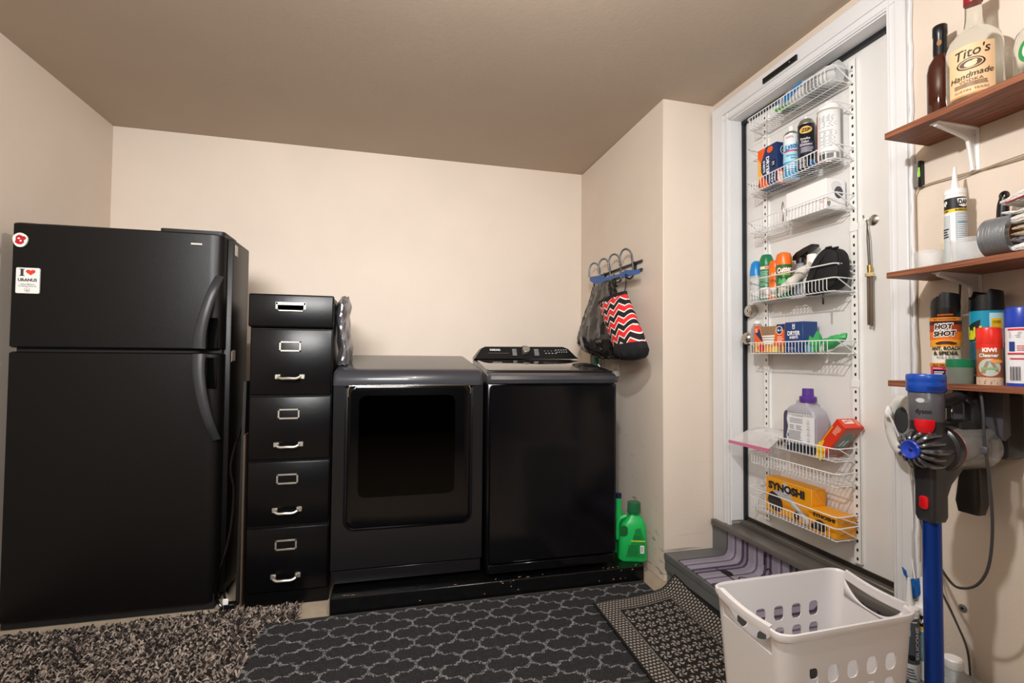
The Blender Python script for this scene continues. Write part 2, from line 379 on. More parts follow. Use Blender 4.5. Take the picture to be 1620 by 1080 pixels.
# ------------------------------------------------------------------ refrigerator
M_fr = mat('black pebbled enamel', '#0b0a0a', .36, spec=.3, bump=.12, bscale=260)
fr = thing('refrigerator', (-1.14, 2.62, 0), 'black top-freezer refrigerator with curved handles in the left corner', 'refrigerator')
obj('body', MB().mat(M_fr).box(-1.53, -.722, 2.535, 2.80, .05, 1.688, .008, 2), fr)
obj('kick_plate', MB().mat(M_rubber).box(-1.535, -.75, 2.485, 2.54, .004, .07), fr)
def fdoor(z0, z1):
    P = [(x, y) for x, y in rrect(-1.543, -.742, 2.474, 2.70, .03, 5)]
    prof = [(-1.543, 2.53), (-1.543, 2.49), (-1.537, 2.478), (-1.52, 2.474), (-.80, 2.470), (-.775, 2.474), (-.757, 2.484), (-.746, 2.50), (-.743, 2.52), (-.743, 2.53)]
    L = []
    for z, ins in ((z0, .006), (z0 + .006, 0), (z1 - .006, 0), (z1, .006)):
        L.append([(x + (ins if x < -1.1 else -ins), y + ins * (y < 2.5), z) for x, y in prof])
    return MB().mat(M_fr).loft(L)
d1 = obj('freezer_door', fdoor(1.166, 1.692), fr); d2 = obj('fridge_door', fdoor(.030, 1.150), fr)
obj('door_gap', MB().mat(M_rubber).box(-1.525, -.75, 2.50, 2.534, 1.145, 1.172), fr)
def fhandle(P, name_parent, flip):
    P = smooth(P, 6); L = []
    for i, p in enumerate(P):
        t = i / (len(P) - 1); wd = .027 - .010 * (t if not flip else t) ; th = .011
        d = (P[min(i + 1, len(P) - 1)] - P[max(i - 1, 0)]).normalized(); u = Vector((d.z, 0, -d.x)).normalized(); w_ = Vector((0, 1, 0))
        L.append([p + u * (wd * math.cos(a)) + w_ * (th * math.sin(a)) for a in [2 * PI * k / 12 for k in range(12)]])
    return MB().mat(mat('dark grey handle', '#2c2d30', .38, bump=.1, bscale=200)).loft(L)
obj('door_handle', fhandle([(-.815, 2.415, 1.170), (-.81, 2.41, 1.24), (-.79, 2.41, 1.34), (-.765, 2.425, 1.44), (-.757, 2.470, 1.50)], d1, 0), d1, label='curved dark grey bow handle')
obj('door_handle', fhandle([(-.815, 2.415, 1.146), (-.812, 2.41, 1.06), (-.795, 2.41, .95), (-.770, 2.425, .84), (-.752, 2.470, .76)], d2, 1), d2, label='curved dark grey bow handle')
for z in (1.24, 1.06):
    obj('handle_recess', MB().mat(M_blkgloss).box(-.80, -.758, 2.4675, 2.472, z - .07, z + .07, .002, 1), d1 if z > 1.15 else d2)
obj('badge', MB().mat(M_silver).box(-.876, -.83, 2.466, 2.472, 1.636, 1.645, .001, 1), d1, label='small bright maker badge')
for x in (-1.50,): obj('hinge_cover', MB().mat(M_wp).box(x, x + .05, 2.51, 2.55, 1.688, 1.700, .003, 1), fr, label='pale hinge cover')
for x, z, h, c in ((-.7205, 1.64, .05, '#c9c6bd'), (-.7205, 1.14, .05, '#8d8a84')):
    obj('tape_scrap', MB().mat(ink(c)).box(x - .001, x, 2.56, 2.60, z - h / 2, z + h / 2), fr, label='torn scrap of tape')
obj('tape_scrap', MB().mat(ink('#b89b70')).box(-.722, -.7205, 2.545, 2.552, 1.11, 1.16), fr, label='torn scrap of brown tape')
for x in (-1.48, -.79): obj('leveling_foot', MB().mat(M_rubber).lathe([(.02, 0), (.02, .02), (.012, .022), (.012, .055)], (x, 2.58, 0), 12), fr)
for x in (-1.48, -.79): obj('leveling_foot', MB().mat(M_rubber).lathe([(.02, 0), (.02, .02), (.012, .022), (.012, .055)], (x, 2.75, 0), 12), fr)
# stickers
t = obj('heart_sticker', MB().mat(ink('#e6e5e2')).prism(rrect(-1.516, -1.434, 1.393, 1.500, .005, 3), 2.4655, 2.4715, 'Y'), None, 'white square magnet with red heart on the freezer door', 'magnet', base=(-1.475, 2.4715, 1.446))
P_ = Print(onplane((-1.475, 2.4655, 1.446), (1, 0, 0), (0, 0, 1), (0, -1, 0)))
P_.rect(-.029, .019, -.011, .022, '#333333').rect(-.029, .046, -.011, .049, '#333333').rect(-.025, .02, -.015, .048, '#333333')
H = []
for i in range(40):
    a = 2 * PI * i / 40; H.append((.010 + .00105 * 16 * math.sin(a) ** 3, .036 + .00085 * (13 * math.cos(a) - 5 * math.cos(2 * a) - 2 * math.cos(3 * a) - math.cos(4 * a))))
P_.poly(H, '#d63a26').text('URANUS', 0, .0035, .0125, '#222222', .066, .03)
P_.text('Uranus Missouri', 0, -.0145, .0042, '#333333', .050).text('on Historic Route 66', 0, -.0225, .0042, '#333333', .062)
P_.ring(0, -.0385, .010, .0095, .001, '#777777').text('66', 0, -.0395, .006, '#555555').done(t, 'printed_text')
t = obj('round_sticker', MB().mat(ink('#e4e8e2')).prism([(-1.507 + .026 * math.cos(a) * (1 + .06 * math.sin(3 * a)), 1.616 + .030 * math.sin(a)) for a in [2 * PI * i / 20 for i in range(20)]], 2.4660, 2.4722, 'Y'), None, 'round white magnet with a red motif at the freezer door corner', 'magnet', base=(-1.507, 2.4722, 1.616))
P_ = Print(onplane((-1.507, 2.4660, 1.616), (1, 0, 0), (0, 0, 1), (0, -1, 0)))
P_.poly([(-.018, -.01), (-.014, .014), (-.004, .022), (.008, .017), (.006, .006), (.014, .0), (.014, -.012), (.004, -.02), (-.008, -.018)], '#b90f1c').ell(.012, .008, .009, .008, '#b90f1c').ell(-.004, .006, .005, .003, '#e4e8e2').ell(.003, -.004, .0035, .004, '#e4e8e2').rect(-.0165, -.006, -.0145, .01, '#e4e8e2').done(t, 'printed_motif')
# tray on top
mb = MB().mat(mat('black tray plastic', '#161817', .5)).prism(rrect(-1.045, -.775, 2.575, 2.78, .02), 1.689, 1.728, 'Z')
obj('black_tray', mb, None, 'flat black plastic tray lying on top of the refrigerator', 'tray', base=(-.91, 2.68, 1.689))

# ------------------------------------------------------------------ file cabinet
M_cab = mat('black cabinet enamel', '#08080a', .28, spec=.3, noise=.2, nscale=12, bump=.05, bscale=40)
cb = thing('file_cabinet', (-.44, 2.7, 0), 'black five-drawer metal file cabinet beside the refrigerator', 'cabinet')
x0, x1, yf = -.622, -.262, 2.45
obj('body', MB().mat(M_cab).box(x0, x1, yf + .012, 3.05, 0, 1.418, .004, 1), cb)
def lab(parent, x, z, w_, h):
    mb = MB().mat(M_silver); t = .008; y = yf - .004
    mb.box(x - w_ / 2, x + w_ / 2, y, y + .006, z + h / 2 - t, z + h / 2, .001, 1).box(x - w_ / 2, x + w_ / 2, y, y + .006, z - h / 2, z - h / 2 + t, .001, 1)
    mb.box(x - w_ / 2, x - w_ / 2 + t, y, y + .006, z - h / 2, z + h / 2, .001, 1).box(x + w_ / 2 - t, x + w_ / 2, y, y + .006, z - h / 2, z + h / 2, .001, 1)
    obj('label_frame', mb, parent, label='bright metal label holder')
def pull(parent, x, z):
    mb = MB().mat(M_silver)
    for s in (-1, 1): mb.box(x + s * .052 - .012, x + s * .052 + .012, yf - .007, yf + .002, z - .011, z + .011, .002, 1); mb.cyl((x + s * .045, yf - .004, z + .002), (x + s * .043, yf - .03, z - .003), .005, n=8)
    P = smooth([(x - .047, yf - .028, z), (x - .03, yf - .034, z - .007), (x, yf - .037, z - .006), (x + .03, yf - .034, z - .007), (x + .047, yf - .028, z)], 4)
    mb.tube(P, .0065, 8); obj('drawer_pull', mb, parent, label='bowed silver pull')
dr = obj('drawer', MB().mat(M_cab).box(x0 - .004, x1 + .002, yf - .018, yf + .012, 1.272, 1.424, .008, 3), cb, label='short top drawer standing proud')
mb = MB().mat(M_silver); y = yf - .020
mb.box(-.512, -.384, y, y + .004, 1.374, 1.388, .001, 1).box(-.50, -.396, y, y + .004, 1.346, 1.352, .001, 1).box(-.512, -.504, y, y + .004, 1.356, 1.388).box(-.392, -.384, y, y + .004, 1.356, 1.388)
mb.cyl((-.508, y + .002, 1.358), (-.498, y + .002, 1.349), .003, n=6).cyl((-.388, y + .002, 1.358), (-.398, y + .002, 1.349), .003, n=6)
mb.mat(M_cab).box(-.504, -.392, y + .002, y + .004, 1.352, 1.374)
obj('recessed_pull', mb, dr, label='silver rimmed cup pull')
for z1_, z0_ in ((1.262, .962), (.950, .664), (.652, .366), (.352, .066)):
    dr = obj('drawer', MB().mat(M_cab).box(x0 + .006, x1 - .006, yf, yf + .014, z0_, z1_, .004, 2), cb)
    lab(dr, -.450, z1_ - .078, .094, .048); pull(dr, -.448, z1_ - .218)
obj('base_rail', MB().mat(M_cab).box(x0 + .003, x1 - .003, yf + .004, yf + .014, .003, .062), cb)

# foil bag behind the cabinet
def crumple(mb, loops_fn, nz, na, amp, seed, cap=True):
    rnd = random.Random(seed); L = []
    for i in range(nz + 1):
        t = i / nz; L.append([Vector(loops_fn(t, 2 * PI * k / na)) + Vector((rnd.uniform(-1, 1), rnd.uniform(-1, 1), rnd.uniform(-1, 1))) * amp for k in range(na)])
    return mb.loft(L, cap)
M_foil = mat('silver foil', '#9a9aa0', .25, metal=.85, bump=.6, bscale=24)
mb = MB().mat(M_foil); rnd = random.Random(5); L = []
for i in range(31):
    t = i / 30; z = 1.098 + .34 * t; k = 1 - .55 * max(0, t - .88) / .12; l = []
    for q in range(40):
        a = 2 * PI * q / 40; f = 1 + .22 * math.sin(5 * a + 9 * t) * (1 - t * .5) + .12 * math.sin(9 * a - 14 * t)
        x = -.226 + .030 * math.cos(a) * f * k + .008 * math.sin(t * 7); y = 2.60 + .105 * math.sin(a) * k
        l.append((max(x, -.259), y + rnd.uniform(-.003, .003), z + rnd.uniform(-.004, .004)))
    L.append(l)
mb.loft(L)
obj('silver_foil_bag', mb, None, 'crumpled silver foil bag squeezed between file cabinet and dryer top', 'bag', base=(-.226, 2.6, 1.098), angle=28)

# ------------------------------------------------------------------ boards, cord between fridge and cabinet
for i, (xa, xb, y, h, c, lb) in enumerate(((-.668, -.655, 2.50, 1.02, '#15140f', 'dark board leaning in the gap left of the file cabinet'), (-.640, -.632, 2.46, .78, '#4b3c30', 'thin brown board edge standing against the file cabinet'))):
    mb = MB().mat(mat('board ' + c, c, .6, noise=.2, nscale=20)); mb.prism([(xa, 0.0), (xb, 0.0), (xb + .012 * (1 - i), h), (xa + .012 * (1 - i), h)], y, y + .35, 'Y')
    obj('board', mb, None, lb, 'board', base=((xa + xb) / 2, y + .2, 0))
P = smooth([(-.66, 2.53, .82), (-.69, 2.52, .72), (-.70, 2.50, .62), (-.682, 2.49, .52), (-.69, 2.48, .35), (-.712, 2.46, .22), (-.735, 2.46, .13), (-.735, 2.46, .06), (-.71, 2.45, .02), (-.72, 2.43, .008), (-.78, 2.42, .006), (-.84, 2.43, .006)], 6)
pw = obj('cord', MB().mat(M_blkgloss).tube(P, .006, 8), None, 'black power cord hanging down beside the refrigerator to the floor', 'cord', base=(-.75, 2.45, 0))
mb = MB().mat(M_blk).box(-.70, -.655, 2.44, 2.475, .0, .035, .004, 1).tube(smooth([(-.69, 2.455, .03), (-.70, 2.45, .08), (-.69, 2.45, .13), (-.705, 2.46, .1)], 4), .005, 6)
pg = obj('plug_adapter', mb, None, 'small black and white plug adapter on the floor beside the cabinet', 'plug', base=(-.68, 2.45, 0))
obj('plug_face', MB().mat(M_wp).box(-.702, -.680, 2.436, 2.441, .035, .062, .003, 1), pg, label='white plug face')

# ------------------------------------------------------------------ dryer
M_app = mat('black stainless', '#2c2b2d', .26, metal=.7, bump=.02, bscale=300)
M_apt = mat('dark grey enamel', '#34353a', .3, coat=.2)
dy = thing('clothes_dryer', (.1, 2.7, .081), 'black stainless front-load clothes dryer with a dark square window', 'dryer')
x0, x1, yf = -.248, .447, 2.372
obj('body', MB().mat(M_app).box(x0, x1, yf + .02, 3.02, .10, 1.03, .006, 2), dy)
# top with rolled front edge
prof = [(yf + .012, 1.0), (yf - .004, 1.005), (yf - .008, 1.03), (yf + .0, 1.055), (yf + .02, 1.075), (yf + .06, 1.084), (3.03, 1.145), (3.03, 1.0)]
L = []
for x, e in ((x0 - .004, .016), (x0 + .003, .006), (x0 + .018, 0), (x1 - .018, 0), (x1 - .003, .006), (x1 + .004, .016)):
    L.append([(x, y + (e if i < 6 else 0), z - (e * .8 if 2 <= i <= 6 else 0)) for i, (y, z) in enumerate(prof)])
obj('top_panel', MB().mat(M_apt).loft(L), dy, label='dark grey top with a rolled front edge')
# front panel with a recess around the door
def ringface(mb, outer, inner, y, y2=None):
    n = len(outer); y2 = y if y2 is None else y2
    return mb.add([(x, y, z) for x, z in outer] + [(x, y2, z) for x, z in inner], [(i, (i + 1) % n, n + (i + 1) % n, n + i) for i in range(n)])
hx0, hx1, hz0, hz1 = -.198, .398, .338, 1.022
mb = MB().mat(M_app)
inner = rrect(hx0, hx1, hz0, hz1 + .03, .05, 8); n = len(inner)
cxm, czm = (x0 + x1) / 2, (.168 + 1.0) / 2
outer = []
for (x, z) in inner:
    dx, dz = x - cxm, z - czm; k = min((x1 - cxm) / abs(dx) if abs(dx) > 1e-6 else 9, (1.003 - czm) / abs(dz) if abs(dz) > 1e-6 else 9); outer.append((cxm + dx * k, czm + dz * k))
inner = [(x, min(z, 1.001)) for x, z in inner]
# snap outer corners
for cx_, cz_ in ((x0, .168), (x1, .168), (x0, 1.003), (x1, 1.003)):
    j = min(range(n), key=lambda i: (outer[i][0] - cx_) ** 2 + (outer[i][1] - cz_) ** 2); outer[j] = (cx_, cz_)
ringface(mb, outer, inner, yf); ringface(mb, inner, inner, yf, yf + .03); ringface(mb, outer, outer, yf, yf + .03)
fp = obj('front_panel', mb, dy, label='brushed black stainless front')
obj('kick_panel', MB().mat(M_app).box(x0 + .004, x1 - .004, yf + .004, yf + .03, .104, .162, .003, 1), dy)
obj('door_gasket', MB().mat(M_rubber).prism(rrect(hx0 + .002, hx1 - .002, hz0 + .002, 1.0, .046, 8), yf + .024, yf + .03, 'Y'), dy)
# door
dx0, dx1, dz0, dz1 = -.184, .384, .352, 1.006
mb = MB().mat(M_blkgloss)
loops = []
for y, i_ in ((yf + .022, 0), (yf - .004, 0), (yf - .010, .004), (yf - .012, .012)):
    loops.append([(x, y, z) for x, z in rrect(dx0 + i_, dx1 - i_, dz0 + i_, dz1 - i_, .035, 8)])
mb.loft(loops); dd = obj('dryer_door', mb, dy, label='glossy black door')
mb = MB().mat(mat('door window glass', '#000000', .04, spec=.2)); mb.prism(rrect(-.135, .309, .492, .960, .035, 8), yf - .0145, yf - .0118, 'Y')
obj('door_window', mb, dd, label='pure black rounded window')
mb = MB().mat(mat('polished trim', '#b3a89c', .15, metal=1))
P = [(dx0 + .001, yf - .008, .955), (dx0 + .001, yf - .009, .985), (dx0 + .009, yf - .010, 1.0), (dx0 + .03, yf - .011, 1.005), ((dx0 + dx1) / 2, yf - .012, 1.006), (dx1 - .03, yf - .011, 1.005), (dx1 - .009, yf - .010, 1.0), (dx1 - .001, yf - .009, .985), (dx1 - .001, yf - .008, .965)]
mb.tube(smooth(P, 5), .0035, 8); obj('door_trim', mb, dd, label='polished metal edge along the top of the door')
for x in (x0 + .06, x1 - .06):
    for y in (yf + .08, 2.95): obj('foot', MB().mat(M_rubber).lathe([(.02, .081), (.02, .092), (.01, .094), (.01, .106)], (x, y, 0), 12), dy)

# ------------------------------------------------------------------ washer
M_wf = mat('gloss black steel', '#08080b', .14, spec=.4, bump=.008, bscale=60)
wa = thing('washing_machine', (.8, 2.7, .081), 'glossy black top-load washing machine with rear dial console', 'washer')
x0, x1, yf = .456, 1.128, 2.312
obj('body', MB().mat(M_wf).box(x0 + .004, x1, yf + .01, 3.05, .105, 1.02, .008, 2), wa)
L = []
prof = [(.155, 0, .0), (.165, -.010, .0), (.20, -.016, 0), (.95, -.016, 0), (1.0, -.013, 0), (1.012, 0, 0)]
pl_ = rrect(x0 + .012, x1 - .010, .158, 1.008, .02, 5)
mb = MB().mat(M_wf).loft([[(x, yf + .008, z) for x, z in pl_], [(x, yf - .004, z) for x, z in pl_], [(x0 + .6 * (x1 - x0) / 1.2 + (x - x0 - .6 * (x1 - x0) / 1.2) * .985, yf - .012, .58 + (z - .58) * .985) for x, z in pl_]])
obj('front_panel', mb, wa, label='slightly bowed gloss black front panel')
obj('side_trim', MB().mat(mat('smoked trim', '#24282a', .12, metal=.4)).box(x1 - .055, x1 + .001, yf - .006, yf + .01, .16, 1.01, .006, 2), wa, label='smoky reflective corner strip')
obj('kick_panel', MB().mat(M_wf).box(x0 + .012, x1 - .006, yf - .002, yf + .02, .107, .15, .004, 1), wa)
# deck rim with rolled front
prof = [(yf + .01, 1.012), (yf - .012, 1.016), (yf - .020, 1.035), (yf - .012, 1.052), (yf + .015, 1.064), (3.06, 1.128), (3.06, 1.02)]
L = []
for x, e in ((x0 + .0, .012), (x0 + .006, .004), (x0 + .018, 0), (x1 - .02, 0), (x1 + .0, .004), (x1 + .010, .014)):
    L.append([(x + (y - yf) * .07, y + (e if i < 5 else 0), z - (e * .7 if 2 <= i <= 5 else 0)) for i, (y, z) in enumerate(prof)])
obj('deck', MB().mat(M_apt).loft(L), wa, label='dark grey deck with a rolled front lip')
# lid glass
zf = lambda y: 1.064 + (y - yf - .015) * (1.128 - 1.064) / (3.06 - yf - .015)
ya, yb = yf + .05, 2.90
mb = MB().mat(mat('lid glass', '#17171a', .05, coat=1, spec=.8))
q = [(x0 + .045, ya), (x1 - .055, ya), (x1 + .0, ya + .03), (x1 + .05, yb), (x0 + .055, yb), (x0 + .018, ya + .03)]
mb.loft([[(x, y, zf(y) - .002) for x, y in q], [(x, y, zf(y) + .008) for x, y in q], [(.8 + (x - .8) * .985, 2.6 + (y - 2.6) * .985, zf(y) + .011) for x, y in q]])
obj('lid', mb, wa, label='reflective dark glass lid')
obj('lid_lip', MB().mat(M_blk).tube(smooth([(x0 + .03, ya + .004, zf(ya) + .002), (x0 + .06, ya - .006, zf(ya) + .003), (x1 - .06, ya - .006, zf(ya) + .003), (x1 - .01, ya + .015, zf(ya) + .002)], 5), .007, 8), wa)
# console
cx0, cx1 = .505, 1.180
def con(y, z, i_=0): return [(cx0 + i_, y, z), (cx1 - i_, y, z)]
mb = MB().mat(mat('console plastic', '#141416', .3))
front = [(cx0, 1.130), (cx0 + .012, 1.150), (cx0 + .045, 1.193), (cx0 + .07, 1.205), (cx1 - .095, 1.210), (cx1 - .06, 1.198), (cx1 - .018, 1.15), (cx1, 1.134)]
def cony(z): return 2.955 + (z - 1.13) * .55
A = [(x, cony(z), z) for x, z in front]; Bk = [(x, 3.07, z - .004) for x, z in front]
mb.loft([A, Bk]); cs = obj('control_console', mb, wa, label='black rear console with dial and touch marks')
nv = Vector((0, -1, .55)).normalized()
pf = onplane((.84, cony(1.17), 1.17), (1, 0, 0), (0, .55, 1), nv)
P_ = Print(pf, .0006); g = '#b9b9bd'
P_.text('SAMSUNG', -.205, .018, .013, '#e8e8e8', .066, .03).rect(-.25, -.006, -.12, -.0045, '#77777a')
for s in (-1, 1):
    for k in range(5): P_.rect(-.01 + s * (.058 if s > 0 else .085) , .02 - k * .010, -.01 + s * (.058 if s > 0 else .085) + (.03 if s > 0 else .028), .0235 - k * .010, g)
for k in range(4): P_.rect(.115 + k * .022, .010, .122 + k * .022, .0125, g).rect(.118 + k * .022, -.008, .130 + k * .022, -.004, g)
for k in range(5): P_.rect(.195 + k * .016, .0, .203 + k * .016, .005, g).rect(.190 + k * .017, .015, .199 + k * .017, .020, g)
P_.done(cs, 'printed_marks')
mb = MB().mat(M_blk); ax = Matrix.Translation(Vector((.833, cony(1.183), 1.183))) @ nv.to_track_quat('Z', 'Y').to_matrix().to_4x4(); mb.X = ax
mb.lathe([(.034, 0), (.033, .006), (.026, .008)], (0, 0, 0), 28); mb.mat(M_silver).lathe([(.025, .006), (.024, .022), (.021, .025), (.001, .0255)], (0, 0, 0), 28)
obj('dial_knob', mb, cs, label='round silver dial')
for x in (x0 + .06, x1 - .06):
    for y in (yf + .08, 2.95): obj('foot', MB().mat(M_rubber).lathe([(.02, .081), (.02, .092), (.01, .094), (.01, .108)], (x, y, 0), 12), wa)

# ------------------------------------------------------------------ detergent bottles by the washer
M_green = mat('green bottle plastic', '#1fb356', .3)
def jug(cx, cy, z0, w_, d, h, M_, hole=True, rot=0, neck_dx=.01):
    mb = MB().mat(M_); mb.X = Matrix.Translation((cx, cy, z0)) @ Matrix.Rotation(rot, 4, 'Z')
    L = []
    for t, kx, kd, dx in ((0, .92, .9, 0), (.03, 1, 1, 0), (.45, .97, 1, 0), (.62, .92, .98, .002), (.78, .80, .9, .006), (.88, .56, .68, .012), (.94, .34, .5, neck_dx), (1.0, .30, .46, neck_dx)):
        a, c = w_ / 2 * kx, d / 2 * kd; L.append([(dx + x, y, h * t) for x, y in rrect(-a, a, -c, c, min(a, c) * .6, 4)])
    mb.loft(L); return mb
gb = thing('green_detergent_jug', (1.262, 2.39, .081), 'bright green detergent jug with clear green cap on the plinth', 'bottle')
gj = jug(1.262, 2.39, .081, .150, .09, .245, M_green, rot=-.3)
obj('bottle_body', gj, gb)
R_ = Matrix.Translation((1.262, 2.39, .081)) @ Matrix.Rotation(-.3, 4, 'Z')
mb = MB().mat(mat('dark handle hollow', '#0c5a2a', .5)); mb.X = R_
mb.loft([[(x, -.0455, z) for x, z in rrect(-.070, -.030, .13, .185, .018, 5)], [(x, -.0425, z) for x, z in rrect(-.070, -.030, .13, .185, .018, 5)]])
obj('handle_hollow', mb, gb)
mb = MB().mat(M_green); mb.X = R_; mb.tube(smooth([(-.03, 0, .225), (-.066, 0, .205), (-.078, 0, .16), (-.076, 0, .10)], 5), .011, 8); obj('handle', mb, gb)
mb = MB().mat(mat('translucent green cap', '#1d8a54', .15, trans=.6, alpha=.8)); mb.X = R_; mb.lathe([(.034, .24), (.036, .245), (.034, .295), (.031, .298), (.001, .298)], (.01, 0, 0), 24)
obj('cap', mb, gb, label='clear green measuring cap')
P_ = Print(lambda u, v, h: R_ @ Vector((u, -.0447 - h, v)))
P_.poly([(-.045, .02), (.055, .02), (.062, .06), (.055, .12), (.035, .175), (.01, .17), (-.01, .10), (-.035, .05)], '#12893f')
P_.rect(-.012, .105, .058, .110, '#d8d82a').rect(.034, .045, .054, .085, '#e8ece8').bars(.037, .05, .051, .08, 9, '#333333').lines(-.03, .03, .03, .09, 8, '#0b6130').lines(-.002, .118, .045, .14, 3, '#0b6130').ring(.022, .155, .009, .009, .002, '#0b6130')
P_.done(gb)
g2 = thing('slim_green_bottle', (1.235, 2.50, .081), 'slim green bottle with navy cap behind the green detergent jug', 'bottle')
obj('bottle_body', MB().mat(M_green).lathe([(.03, .081), (.033, .09), (.033, .26), (.019, .31), (.017, .375)], (1.235, 2.50, 0), 20), g2)
obj('cap', MB().mat(ink('#10173a')).lathe([(.019, .372), (.019, .395), (.001, .396)], (1.235, 2.50, 0), 20), g2, label='navy blue cap')

# ------------------------------------------------------------------ things on the column side wall (facing -X)
M_dk = mat('gunmetal wire', '#3c3d40', .35, metal=.7)
rk = thing('hook_rack', (1.36, 2.76, 1.66), 'dark metal wall rack of four big looped hooks beside the washer', 'hook rack')
for z in (1.690, 1.642): obj('bar', MB().mat(M_dk).cyl((1.362, 2.47, z), (1.362, 3.06, z), .0065, n=8), rk)
for y in (2.56, 2.97): obj('wall_mount', MB().mat(M_dk).box(1.362, 1.375, y - .008, y + .008, 1.63, 1.70), rk)
for y in (2.56, 2.71, 2.86, 3.01):
    P = [(1.357, y, 1.63), (1.352, y, 1.70), (1.345, y, 1.745), (1.325, y + .01, 1.772), (1.30, y + .018, 1.765), (1.285, y + .022, 1.73), (1.285, y + .024, 1.68)]
    mb = MB().mat(M_dk).tube(smooth(P, 5), .0055, 8)
    mb.tube(smooth([(1.357, y, 1.66), (1.352, y, 1.615), (1.335, y + .004, 1.60), (1.318, y + .008, 1.612), (1.312, y + .01, 1.65)], 5), .005, 8)
    obj('hook', mb, rk)
# blue strip
mb = MB().mat(mat('blue plastic', '#235a9c', .4))
Lp = [[(1.30 + dx, y, z) for dx, z in ((0, z1), (.012, z1 + .002), (.012, z0 + .002), (0, z0))] for y, z1, z0 in ((3.06, 1.685, 1.66), (2.98, 1.678, 1.625), (2.86, 1.665, 1.612), (2.84, 1.645, 1.622), (2.62, 1.635, 1.618), (2.55, 1.645, 1.605), (2.40, 1.622, 1.600))]
mb.loft(Lp); obj('blue_hanger', mb, None, 'flat blue plastic hanger lying along the hooks of the wall rack', 'hanger', base=(1.306, 2.75, 1.64))
# black bag
M_bag = mat('black bin liner', '#1a1817', .2, bump=.8, bscale=16, coat=.25)
bag = MB().mat(M_bag)
prof = [(1.60, 2.95, 2.66, .02), (1.56, 2.96, 2.62, .028), (1.52, 2.97, 2.60, .035), (1.46, 3.00, 2.58, .05), (1.40, 3.03, 2.55, .06), (1.34, 3.07, 2.52, .07), (1.28, 3.11, 2.49, .075), (1.235, 3.12, 2.46, .07), (1.19, 3.06, 2.46, .055), (1.16, 2.94, 2.48, .04), (1.135, 2.80, 2.52, .02)]
rnd = random.Random(11); L = []; PP = [Vector(p) for p in prof]
def interp(t):
    t *= len(prof) - 1; i = min(int(t), len(prof) - 2); f = t - i; return [a + (b - a) * f for a, b in zip(prof[i], prof[i + 1])]
fold = [rnd.uniform(0, 6.28) for _ in range(8)]
for i in range(41):
    z, ya_, yb_, th = interp(i / 40); l = []
    for k in range(72):
        a = 2 * PI * k / 72; f = 1 + .10 * math.sin(7 * a + fold[0] + z * 6) * (1 - i / 60) + .08 * math.sin(13 * a + fold[1] - z * 9) + .04 * math.sin(23 * a + z * 30)
        y = (ya_ + yb_) / 2 + (ya_ - yb_) / 2 * math.cos(a) * (1 + .02 * math.sin(9 * z * 3)); x = 1.285 - .03 * (th / .07) + th * math.sin(a) * f + rnd.uniform(-.003, .003)
        l.append((min(x, 1.368), y + rnd.uniform(-.003, .003), z + rnd.uniform(-.004, .004)))
    L.append(l)
bag.loft(L); b_ = obj('black_plastic_bag', bag, None, 'bulging shiny black plastic bag hanging from the wall hooks', 'bag', base=(1.29, 2.8, 1.60), angle=25)
for y in (2.72, 2.87): obj('tied_strap', MB().mat(M_bag).tube(smooth([(1.30, y + .04, 1.58), (1.312, y + .02, 1.63), (1.316, y + .0, 1.635), (1.30, y - .05, 1.57)], 5), [.012] + [.006] * 14 + [.014], 8, flat=.5), b_)
Print(onplane((1.205, 2.66, 1.385), (0, -1, .15), (0, .15, 1), (-1, 0, 0))).text('EX', 0, 0, .02, '#d8d8d8', .04).done(b_, 'printed_text', 'white lettering')
# chevron holder
def chevron():
    m = mat('chevron fabric', '#d8262c', .85, bump=.2, bscale=400); nt = m.node_tree; N = nt.nodes; L = nt.links; b = N['Principled BSDF']
    tc = N.new('ShaderNodeTexCoord'); s = N.new('ShaderNodeSeparateXYZ'); L.new(tc.outputs['Object'], s.inputs[0])
    # rotated local coordinates of the tilted sleeve
    ca, sa = math.cos(.33), math.sin(.33)
    def comb(a, b_):
        x = N.new('ShaderNodeMath'); x.operation = 'MULTIPLY'; x.inputs[1].default_value = a; L.new(s.outputs['Y'], x.inputs[0])
        y = N.new('ShaderNodeMath'); y.operation = 'MULTIPLY_ADD'; y.inputs[1].default_value = b_; L.new(s.outputs['Z'], y.inputs[0]); L.new(x.outputs[0], y.inputs[2]); return y
    u = comb(ca, -sa); v = comb(sa, ca)
    pp = N.new('ShaderNodeMath'); pp.operation = 'PINGPONG'; pp.inputs[1].default_value = .036; L.new(u.outputs[0], pp.inputs[0])
    ad = N.new('ShaderNodeMath'); ad.operation = 'MULTIPLY_ADD'; ad.inputs[1].default_value = .85; L.new(pp.outputs[0], ad.inputs[0]); L.new(v.outputs[0], ad.inputs[2])
    dv = N.new('ShaderNodeMath'); dv.operation = 'MULTIPLY'; dv.inputs[1].default_value = 1 / .075; L.new(ad.outputs[0], dv.inputs[0])
    fr = N.new('ShaderNodeMath'); fr.operation = 'FRACT'; L.new(dv.outputs[0], fr.inputs[0])
    r = N.new('ShaderNodeValToRGB'); r.color_ramp.interpolation = 'CONSTANT'; L.new(fr.outputs[0], r.inputs[0]); e = r.color_ramp.elements
    e[0].position = 0; e[0].color = lin('#e2292d'); e[1].position = .40; e[1].color = lin('#f3eee8')
    for p, c in ((.5, '#161618'), (.9, '#f3eee8')): x = e.new(p); x.color = lin(c)
    L.new(r.outputs[0], b.inputs['Base Color']); return m
ht = thing('chevron_bag_holder', (1.24, 2.35, 1.5), 'red, white and black chevron fabric bag holder hanging from the wall hooks', 'bag holder')
